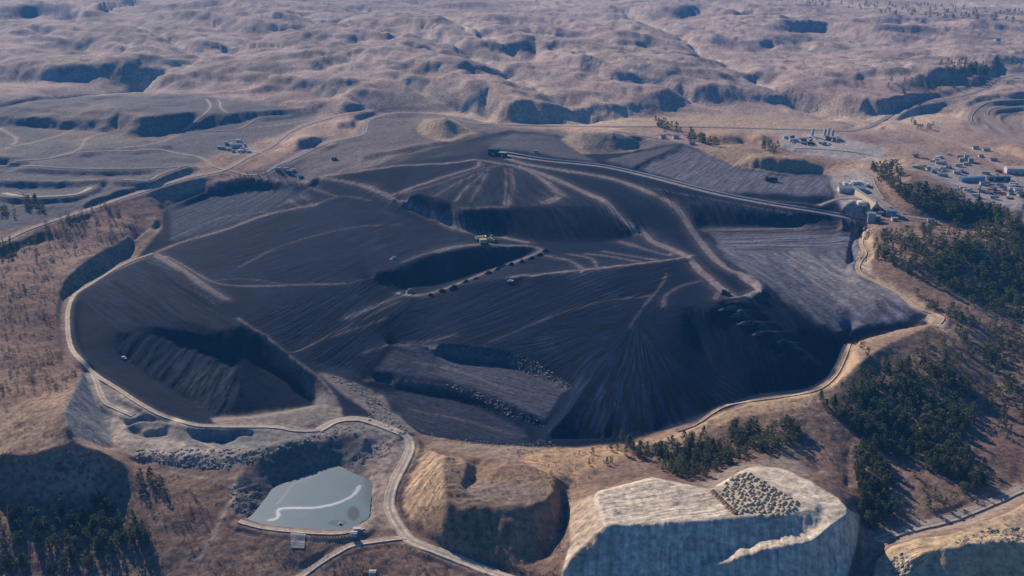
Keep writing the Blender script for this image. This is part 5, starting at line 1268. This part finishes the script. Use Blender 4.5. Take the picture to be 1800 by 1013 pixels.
# long conveyor
def conveyor():
    pts = [hit(a, b) for a, b in spline([(893,270),(960,281),(1060,292),(1150,311.5),(1250,337),(1350,357),(1450,373),(1526,388)], 6)]
    t = empty('conveyor', pts[0], 0, 'long covered conveyor running beside the straight grey road across the mine', 'conveyor'); o0 = Vector(pts[0])
    m = MB(); mb2 = MB()
    for a, b in zip(pts[:-1], pts[1:]):
        A = Vector(a) - o0; B = Vector(b) - o0; d = (B - A); d.z = 0; d.normalize(); n = Vector((-d.y, d.x, 0)) * 1.5
        k = len(m.v); up0, up1 = Vector((0, 0, 1.0)), Vector((0, 0, 2.5))
        prof = [-n + up0, n + up0, n + up0 + Vector((0, 0, .9)), up1, -n + up0 + Vector((0, 0, .9))]
        m.v += [tuple(A + q) for q in prof] + [tuple(B + q) for q in prof]
        m.f += [(k + i, k + (i + 1) % 5, k + 5 + (i + 1) % 5, k + 5 + i) for i in range(5)]
    m.build('belt_cover', paintm('conveyor_roof', (.34,.35,.36), .5), t)
    for i in range(0, len(pts), 1):
        A = Vector(pts[i]) - o0
        MB().box(A.x - 1.2, A.y - .2, A.z - .5, A.x + 1.2, A.y + .2, A.z + 1.1).build('leg', DARKM, t)
conveyor()
# loading point on the right
building('transfer_tower', 'grey transfer tower at the right end of the long conveyor', 1531, 392, 9, 9, 13, R(-15), GREYM, BROOF, .2, doors=1, wins=2)
building('shed', 'red and white cabin at the foot of the transfer tower', 1541, 386, 8, 6, 5, R(-10), RED, WHITE, .3)
building('workshop', 'blue roofed workshop right of the transfer tower', 1566, 379, 12, 8, 7, R(-15), BLUE, BROOF, .3)
building('shed', 'white shed right of the blue roofed workshop', 1572, 388, 7, 5, 4, R(0), WHITE, WHITE, .3)
building('shed', 'small white house at the tan hilltop above the pit corner', 1636, 390, 9, 6, 4, R(-15), WHITE, BROOF, .4)
building('shed', 'dark shed on the pad behind the transfer tower', 1548, 378, 6, 5, 4, R(0), DARKM, GREYM, .3)
# tent shaped store
g = hit(1532, 374); t = empty('coal_store', (g[0], g[1] + 36, g[2]), R(6), 'tall tan tent shaped coal store standing end on beside the round pen', 'store')
m = MB(); m.poly([(-11,-40,0),(11,-40,0),(0,-40,14),(-11,40,0),(11,40,0),(0,40,14)], [(0,1,2),(3,5,4),(0,3,4,1)]); m.build('end_wall', GREYM, t)
MB().poly([(-11.6,-40.3,0),(-11.6,40.3,0),(0,40.3,14.5),(0,-40.3,14.5),(11.6,-40.3,0),(11.6,40.3,0)], [(0,1,2,3),(3,2,5,4)]).build('roof', paintm('tan_roof', (.44,.35,.24), .7), t)
MB().box(-4, -40.4, 0, 4, -39.9, 7).build('door', DARKM, t); MB().box(-1.2, -40, 14.1, 1.2, 40, 15.8).build('ridge_gallery', GREYM, t)
tank(1515, 361, 6.5, 5, paintm('cream_tank', (.68,.62,.50)), 'cream round tank inside the pen left of the tent shaped store')
building('hall', 'large hall with pale blue roof and white gable behind the round pen', 1496, 337, 34, 14, 6, R(-4), WHITE, BROOF, .25, doors=3, wins=3)
# silos
def silo(px, py, h, lab):
    g = hit(px, py); t = empty('silo', (g[0], g[1], g[2] - .2), 0, lab, 'silo', 'white silos in the equipment yard')
    MB().cyl(0, 0, 3.2, h, 2.1, n=16).build('shell', WHITE, t, True); MB().cyl(0, 0, h, h + 1.4, 2.15, .2, 16).build('roof', WHITE, t, True); MB().cyl(0, 0, 1.2, 3.2, .4, 2.1, 16, False).build('hopper', GREYM, t, True)
    for a in range(4):
        x, y = 1.8 * math.cos(a * 1.571 + .78), 1.8 * math.sin(a * 1.571 + .78); MB().box(x - .15, y - .15, 0, x + .15, y + .15, 3.4).build('leg', GREYM, t)
silo(1428, 240, 12, 'white silo standing apart at the left of the equipment yard'); silo(1449.5, 240, 11.5, 'leftmost white silo of the three grouped in the equipment yard'); silo(1456, 240, 12.5, 'middle and tallest white silo of the three grouped in the equipment yard'); silo(1463.5, 241, 11.5, 'rightmost white silo of the three grouped in the equipment yard')
building('shed', 'white long shed at the left of the silo yard', 1395, 248.5, 14, 6, 4, R(0), WHITE, WHITE, .25)
building('shed', 'small white cabin at the far left of the silo yard', 1381, 243, 7, 4, 3.5, R(0), WHITE, WHITE, .2)
building('shed', 'rusty shed between the silo yard shed and the silos', 1412, 247, 9, 5, 4, R(0), RUST, TAN, .25)
building('shed', 'grey shed right of the silos in the yard', 1474, 248, 8, 5, 4, R(0), GREYM, BROOF, .25)
for px, py, lab in ((1165,243,'white house left of the other two by the upper road'),(1188,243,'middle white house by the upper road'),(1217,254,'white and blue house by the upper road near the brown mounds')):
    building('house', lab, px, py, 9, 7, 4, R(rr.uniform(-15, 15)), WHITE, BROOF if '1217' in str(px) else WHITE, .45, cat='house', group='houses by the upper road')
# town strip
building('factory', 'largest white building beside the town road at the right edge', 1785, 304, 34, 18, 9, R(-8), WHITE, TAN, .15, doors=3, wins=4)
building('warehouse', 'very long dark blue warehouse in front of the white factory', 1708, 318, 44, 9, 6, R(14), BLUE, BLUE, .2, doors=3, wins=3)
building('warehouse', 'long dark shed right of the blue warehouse', 1755, 317, 36, 9, 6, R(2), DARKM, paintm('navy_roof', (.10,.14,.22), .5), .2, doors=2, wins=2)
TOWN = [(1728,325,'cream house right below the long dark shed'),(1729,337,'white bright roofed house near the mast'),(1763,334,'white house left of the cluster at the right edge'),(1775,340,'larger white house in the cluster at the right edge'),(1788,337,'white house right of the cluster at the right edge'),(1795,345,'pale house nearest the camera in the right edge cluster'),(1632,299,'white house beside the dark wooded ridge'),(1641,303,'pale house just right of the house by the wooded ridge'),(1625,280,'small pale house between the pond and the grey plant'),(1608,276,'small grey house near the yard loop'),(1651,288,'pale house along the town road'),(1667,296,'tan house along the town road'),(1714,262,'white house beyond the railway'),(1733,265,'pale house right of the one beyond the railway'),(1724,276,'blue hut beside the railway'),(1746,283,'long pale shed at the end of the railway bed'),(1682,305,'grey house behind the blue warehouse'),(1655,309,'white trailer home near the wooded ridge foot')]
for i, (px, py, lab) in enumerate(TOWN):
    building('house', lab, px, py, rr.uniform(8, 13), rr.uniform(6, 8), rr.uniform(3, 4.5), R(rr.uniform(-25, 25)), [WHITE, TAN, WHITE, BLUE][i % 4] if 'white' not in lab else WHITE, [BROOF, WHITE, TAN][i % 3], .45, cat='house', group='houses of the small town')
for i, (px, py, lab) in enumerate([(1690,285,'left grey blue unit of the processing plant below the railway'),(1698,283,'tallest grey blue unit of the processing plant below the railway'),(1706,286,'right grey blue unit of the processing plant below the railway'),(1697,290,'low near unit of the processing plant below the railway')]):
    building('plant_unit', lab, px, py, 8, 7, [7, 11, 8, 4][i], R(-12), GREYM, BROOF, .15, cat='plant', group='processing plant')
g = hit(1718, 366); t = empty('radio_mast', g, 0, 'tall thin dark mast rising from the tan ground near the town', 'mast'); MB().cyl(0, 0, 0, 33, .8, .35, 6).build('pole', DARKM, t); MB().box(-1.6, -.25, 27, 1.6, .25, 27.6).build('crossarm', DARKM, t); MB().box(-1.2, -.25, 30, 1.2, .25, 30.5).build('crossarm', DARKM, t)
building('house', 'white house alone among the far hills at the upper right', 1753, 72, 16, 9, 5, R(10), WHITE, BROOF, .4, cat='house')
building('shed', 'white hut at the bottom edge below the pond', 655, 1010, 4, 3, 2.4, R(0), WHITE, WHITE, .3); building('shed', 'rusty brown hut beside the white hut at the bottom edge', 642, 1010, 2.6, 2.2, 1.8, R(0), RUST, RUST, .3, wins=1)
building('pump_house', 'small white pump house on the dam of the frozen pond', 622, 942, 4, 3, 2.6, R(-5), WHITE, WHITE, .3, cat='pump house')
building('pump_house', 'white flat hut at the right corner of the frozen pond', 628, 932, 5, 2, 1.6, R(0), WHITE, WHITE, 0, cat='pump house', wins=1)

# vehicles
def car_mesh(name, mat, L_=5.2, van=False):
    return None
def vehicle_parts(kind, mat):
    ps = []
    if kind == 'pickup':
        b = MB().box(-2.6, -.95, .55, 2.6, .95, 1.05); b.box(-2.6, -.95, 1.05, -.6, -.85, 1.45); b.box(-2.6, .85, 1.05, -.6, .95, 1.45); b.box(1.1, -.9, 1.05, 2.5, .9, 1.25); ps.append(('body', b.mesh('body', mat)))
        c = MB(); c.poly([(-.6,-.9,1.05),(1.2,-.9,1.05),(.75,-.78,1.85),(-.45,-.78,1.85),(-.6,.9,1.05),(1.2,.9,1.05),(.75,.78,1.85),(-.45,.78,1.85)], [(0,1,2,3),(5,4,7,6),(1,5,6,2),(4,0,3,7),(3,2,6,7)]); ps.append(('cab', c.mesh('cab', mat)))
        for x in (-1.6, 1.7):
            for y in (-.9, .9): ps.append(('wheel', MB().wheel(x, y, .42, .42, .28).mesh('wheel', TYRE)))
    elif kind == 'dump_truck':
        ps.append(('chassis', MB().box(-5, -1.6, 1.6, 5.2, 1.6, 2.6).mesh('chassis', DARKM)))
        ps.append(('dump_body', MB().poly([(-5.5,-2.6,3),(2.5,-2.4,2.8),(5.6,-2.6,5.6),(-5.8,-2.8,5.2),(-5.5,2.6,3),(2.5,2.4,2.8),(5.6,2.6,5.6),(-5.8,2.8,5.2)], [(0,1,2,3),(5,4,7,6),(0,4,5,1),(1,5,6,2),(4,0,3,7)]).mesh('dump_body', mat)))
        ps.append(('cab', MB().box(3.2, -2.2, 2.6, 5.2, -.2, 4.7).mesh('cab', mat)))
        for x in (-3.2, 3.4):
            for y in (-2, 2): ps.append(('wheel', MB().wheel(x, y, 1.3, 1.3, 1.1, 14).mesh('wheel', TYRE)))
    elif kind == 'excavator':
        for y in (-2.2, 2.2): ps.append(('track', MB().box(-4, y - .8, 0, 4, y + .8, 1.5).mesh('track', DARKM)))
        ps.append(('house', MB().box(-4.5, -2.6, 1.7, 2.6, 2.6, 5.2).mesh('house', mat))); ps.append(('cab', MB().box(2.7, .6, 2, 4.6, 2.5, 5.6).mesh('cab', GLASS)))
        ps.append(('boom', MB().bar((2.4, -.6, 3), (8, -.6, 9), .7).mesh('boom', mat))); ps.append(('arm', MB().bar((8, -.6, 9), (12, -.6, 4.4), .5).mesh('arm', mat))); ps.append(('bucket', MB().box(10.6, -2, 2.2, 13, .8, 4.3).mesh('bucket', DARKM)))
    elif kind == 'trailer':
        ps.append(('box', MB().box(-5, -1.25, 1.1, 5, 1.25, 3.8).mesh('box', mat))); ps.append(('chassis', MB().box(-5, -1, .7, 5.6, 1, 1.08).mesh('chassis', DARKM)))
        for x in (-4, -2.8):
            for y in (-1.1, 1.1): ps.append(('wheel', MB().wheel(x, y, .5, .5, .35).mesh('wheel', TYRE)))
    elif kind == 'bulldozer':
        for y in (-1.6, 1.6): ps.append(('track', MB().box(-2.4, y - .45, 0, 2.2, y + .45, 1.3).mesh('track', DARKM)))
        ps.append(('engine_hood', MB().box(-.2, -1, 1, 2.6, 1, 2.4).mesh('engine_hood', mat))); ps.append(('cab', MB().box(-2, -1.1, 1.2, -.3, 1.1, 3.6).mesh('cab', mat))); ps.append(('blade', MB().box(3.2, -2.4, .1, 3.6, 2.4, 1.8).mesh('blade', DARKM)))
    return ps
VC = {}
def vehicle(kind, mat, px, py, rz, label, group=None, sc_=1.0):
    key = (kind, mat.name)
    if key not in VC: VC[key] = vehicle_parts(kind, mat)
    g = hit(px, py); t = empty(kind, (g[0], g[1], g[2] + .05), rz, label, {'pickup': 'pickup truck', 'dump_truck': 'dump truck', 'trailer': 'trailer'}.get(kind, kind), group, sc_)
    for nm, me in VC[key]:
        o = bpy.data.objects.new(nm, me); COL.objects.link(o); o.parent = t
    return t
vehicle('excavator', YELLOW, 851, 429, R(10), 'pale yellow excavator parked above the shadowed trench in the pit centre', None, 1.15)
vehicle('dump_truck', paintm('cream_paint', (.66,.58,.38)), 845, 424, R(15), 'cream dump truck just behind the yellow excavator in the pit', None, 1.1)
vehicle('bulldozer', YELLOW, 866, 426.5, R(-10), 'yellow bulldozer right of the excavator in the pit', None, 1.5)
vehicle('pickup', WHITE, 897, 496, R(10), 'white pickup alone on the dark ground below the spoil heap row', None, 1.3)
vehicle('pickup', WHITE, 1274, 512, R(-30), 'white pickup on the dusty loop road of the right spoil pile', None, 1.3); vehicle('bulldozer', DARKM, 1274, 518, R(-30), 'dark bulldozer beside the white pickup on the dusty loop road', None, 1.4)
vehicle('bulldozer', DARKM, 1350, 318, R(10), 'dark bulldozer alone on the large grey field', None, 1.8); vehicle('dump_truck', DARKM, 1360, 319, R(170), 'dark dump truck right of the bulldozer on the large grey field', None, .9)
vehicle('pickup', WHITE, 218, 631, R(-40), 'white pickup down in the left basin', None, 1.3)
vehicle('pickup', WHITE, 436, 264, R(20), 'white pickup by the entrance of the roadside works'); vehicle('trailer', WHITE, 424, 268, R(10), 'white trailer parked in front of the roadside works')
vehicle('trailer', BLUE, 509, 304, R(-10), 'blue trailer in the small yard by the pit edge'); vehicle('pickup', RED, 495, 304, R(30), 'red pickup in the small yard by the pit edge')
# rows of white machines in front of the pale roofed hall
k = 0
for row in range(5):
    for j in range(11):
        px = 1477 + row * 2.2 + j * 4.3 + rr.uniform(-.6, .6); py = 323.5 + row * 2.0 + rr.uniform(-.4, .4)
        if row > 2 and 2 < j: continue
        if rr.random() < .1: continue
        vehicle('pickup' if rr.random() < .75 else 'trailer', WHITE, px, py, R(70 + rr.uniform(-12, 12)), 'white truck parked in the tight rows behind the pale blue roofed hall', 'white trucks parked behind the hall', 1.05 if True else 1); k += 1
for i in range(24):
    px, py = rr.uniform(1392, 1478), rr.uniform(241, 256); kind = ['trailer', 'dump_truck', 'bulldozer', 'pickup'][i % 4]
    mat = [RUST, DARKM, YELLOW, WHITE, GREYM][rr.randrange(5)]
    vehicle(kind, mat, px, py, R(rr.uniform(0, 180)), f'{mat.name.split("_")[0]} {kind.replace("_", " ")} parked among the machines of the silo yard', 'machines in the silo yard', .8)
for i in range(26):
    px, py = (rr.uniform(1735, 1800), rr.uniform(332, 350)) if i < 14 else (rr.uniform(1640, 1790), rr.uniform(296, 312)); kind = ['pickup', 'trailer'][i % 2]
    mat = [WHITE, RED, GREYM, DARKM, BLUE][rr.randrange(5)]
    vehicle(kind, mat, px, py, R(rr.uniform(0, 180)), f'{mat.name.split("_")[0]} {kind} parked between the houses of the town' if i < 14 else f'{mat.name.split("_")[0]} {kind} parked along the town road by the warehouses', 'vehicles parked in the town')
for i in range(26):
    px, py = (rr.uniform(1690, 1800), rr.uniform(322, 350)) if i % 2 else (rr.uniform(1600, 1690), rr.uniform(272, 304))
    vehicle('trailer', [WHITE, WHITE, TAN, GREYM][i % 4], px, py, R(rr.uniform(-30, 30)), f"{['white', 'white', 'tan', 'grey'][i % 4]} mobile trailer standing among the houses of the small town", 'trailers among the town houses', rr.uniform(.8, 1.1))
for px, py, rz in ((1554,352,-60),(1566,366,-50),(1577,374,-40),(1590,377,-20)):
    vehicle('pickup', WHITE, px, py, R(rz), 'white pickup on the dirt road under the wooded ridge', 'pickups on the forest road')
# pond furniture
for k in range(12):
    w = hit(547 + 58 * k / 11, 941.5 + 3 * k / 11 - (.8 if k > 8 else 0)); MBp = MB().cyl(0, 0, -.2, 1.1, .28, .24, 8); o = MBp.build('bollard', DARKM); o.location = w; tag(o, 'dark bollard in the row along the foot of the pond dam', 'bollard', 'bollards below the pond dam')
g = P(598, 921, -14.5); t = empty('pump_raft', (g[0], g[1], -14.5), .3, 'small white pump raft on the dark patch of the frozen pond', 'raft'); MB().box(-1.5, -1, 0, 1.5, 1, .35).build('deck', GREYM, t); MB().box(-.7, -.5, .35, .7, .5, 1.2).build('pump_cover', WHITE, t)
g = hit(602, 953); t = empty('lamp_pole', g, 0, 'thin dark pole beside the track below the pond', 'pole'); MB().cyl(0, 0, 0, 6, .14, .1, 8).build('pole', DARKM, t); MB().box(-.8, -.1, 5.7, .8, .1, 5.9).build('crossarm', DARKM, t)
# block apron of the spillway
m = MB(); q = [(511,936),(537.5,939),(535,965),(511.7,964)]
for i in range(7):
    for j in range(6):
        def bl(u, v): return (q[0][0]*(1-u)*(1-v)+q[1][0]*u*(1-v)+q[2][0]*u*v+q[3][0]*(1-u)*v, q[0][1]*(1-u)*(1-v)+q[1][1]*u*(1-v)+q[2][1]*u*v+q[3][1]*(1-u)*v)
        cs = [hit(*bl((i + a) / 7, (j + b) / 6)) for a, b in ((.04, .05), (.96, .05), (.96, .93), (.04, .93))]
        b = len(m.v); m.v += [(c[0], c[1], c[2] + .45) for c in cs] + [(c[0], c[1], c[2] - .3) for c in cs]
        m.f += [(b, b+1, b+2, b+3), (b, b+4, b+5, b+1), (b+1, b+5, b+6, b+2), (b+2, b+6, b+7, b+3), (b+3, b+7, b+4, b)]
o = m.build('spillway_apron', CONC); tag(o, 'grey square apron of concrete blocks below the pond dam', 'apron')

# ------------------------------------------------------------------ light, air, camera
SUN_AZ, SUN_EL = math.radians(-29), math.radians(23.5)
sd = (math.sin(SUN_AZ) * math.cos(SUN_EL), math.cos(SUN_AZ) * math.cos(SUN_EL), math.sin(SUN_EL))
from mathutils import Vector
sun = bpy.data.lights.new('sun', 'SUN'); sun.energy = 5.0; sun.angle = math.radians(.5); sun.color = (1, .84, .68)
so = bpy.data.objects.new('sun', sun); COL.objects.link(so)
so.rotation_euler = Vector(sd).to_track_quat('Z', 'Y').to_euler()
wld = bpy.data.worlds.new('World'); bpy.context.scene.world = wld; wld.use_nodes = True
nt = wld.node_tree; bg = nt.nodes['Background']
sky = nt.nodes.new('ShaderNodeTexSky'); sky.sky_type = 'NISHITA'; sky.sun_disc = False
sky.sun_elevation = SUN_EL; sky.sun_rotation = SUN_AZ; sky.altitude = 800; sky.air_density = 1.0; sky.dust_density = .2; sky.ozone_density = 8.0
tint = nt.nodes.new('ShaderNodeMix'); tint.data_type = 'RGBA'; tint.blend_type = 'MULTIPLY'; tint.inputs['Factor'].default_value = 1.0
nt.links.new(sky.outputs[0], tint.inputs['A']); tint.inputs['B'].default_value = (.50, .585, .65, 1)
nt.links.new(tint.outputs['Result'], bg.inputs['Color']); bg.inputs['Strength'].default_value = .115

def haze_box():
    me = bpy.data.meshes.new('haze')
    x, y0, y1, z0, z1 = 9000, -1500, 16000, -45, 470
    v = [(-x,y0,z0),(x,y0,z0),(x,y1,z0),(-x,y1,z0),(-x,y0,z1),(x,y0,z1),(x,y1,z1),(-x,y1,z1)]
    me.from_pydata(v, [], [(0,3,2,1),(4,5,6,7),(0,1,5,4),(1,2,6,5),(2,3,7,6),(3,0,4,7)])
    m = bpy.data.materials.new('haze_air'); m.use_nodes = True; t = m.node_tree
    t.nodes.remove(t.nodes['Principled BSDF'])
    pv = t.nodes.new('ShaderNodeVolumePrincipled'); pv.inputs['Color'].default_value = (.09, .40, .95, 1); pv.inputs['Density'].default_value = .00006; pv.inputs['Anisotropy'].default_value = .1
    t.links.new(pv.outputs[0], t.nodes['Material Output'].inputs['Volume'])
    me.materials.append(m)
    o = bpy.data.objects.new('haze', me); COL.objects.link(o); o['kind'] = 'stuff'
haze_box()

cam = bpy.data.cameras.new('camera'); co = bpy.data.objects.new('camera', cam); COL.objects.link(co)
cam.sensor_width = 36; cam.lens = 36 * FOC / W; cam.clip_start = 1; cam.clip_end = 80000
co.location = (0, 0, HC); co.rotation_euler = (math.radians(90) - TH, 0, 0)
sc = bpy.context.scene; sc.camera = co
sc.view_settings.view_transform = 'Standard'; sc.view_settings.look = 'None'; sc.view_settings.exposure = 0.56; sc.view_settings.gamma = 1
sc.cycles.max_bounces = 4; sc.cycles.volume_bounces = 0
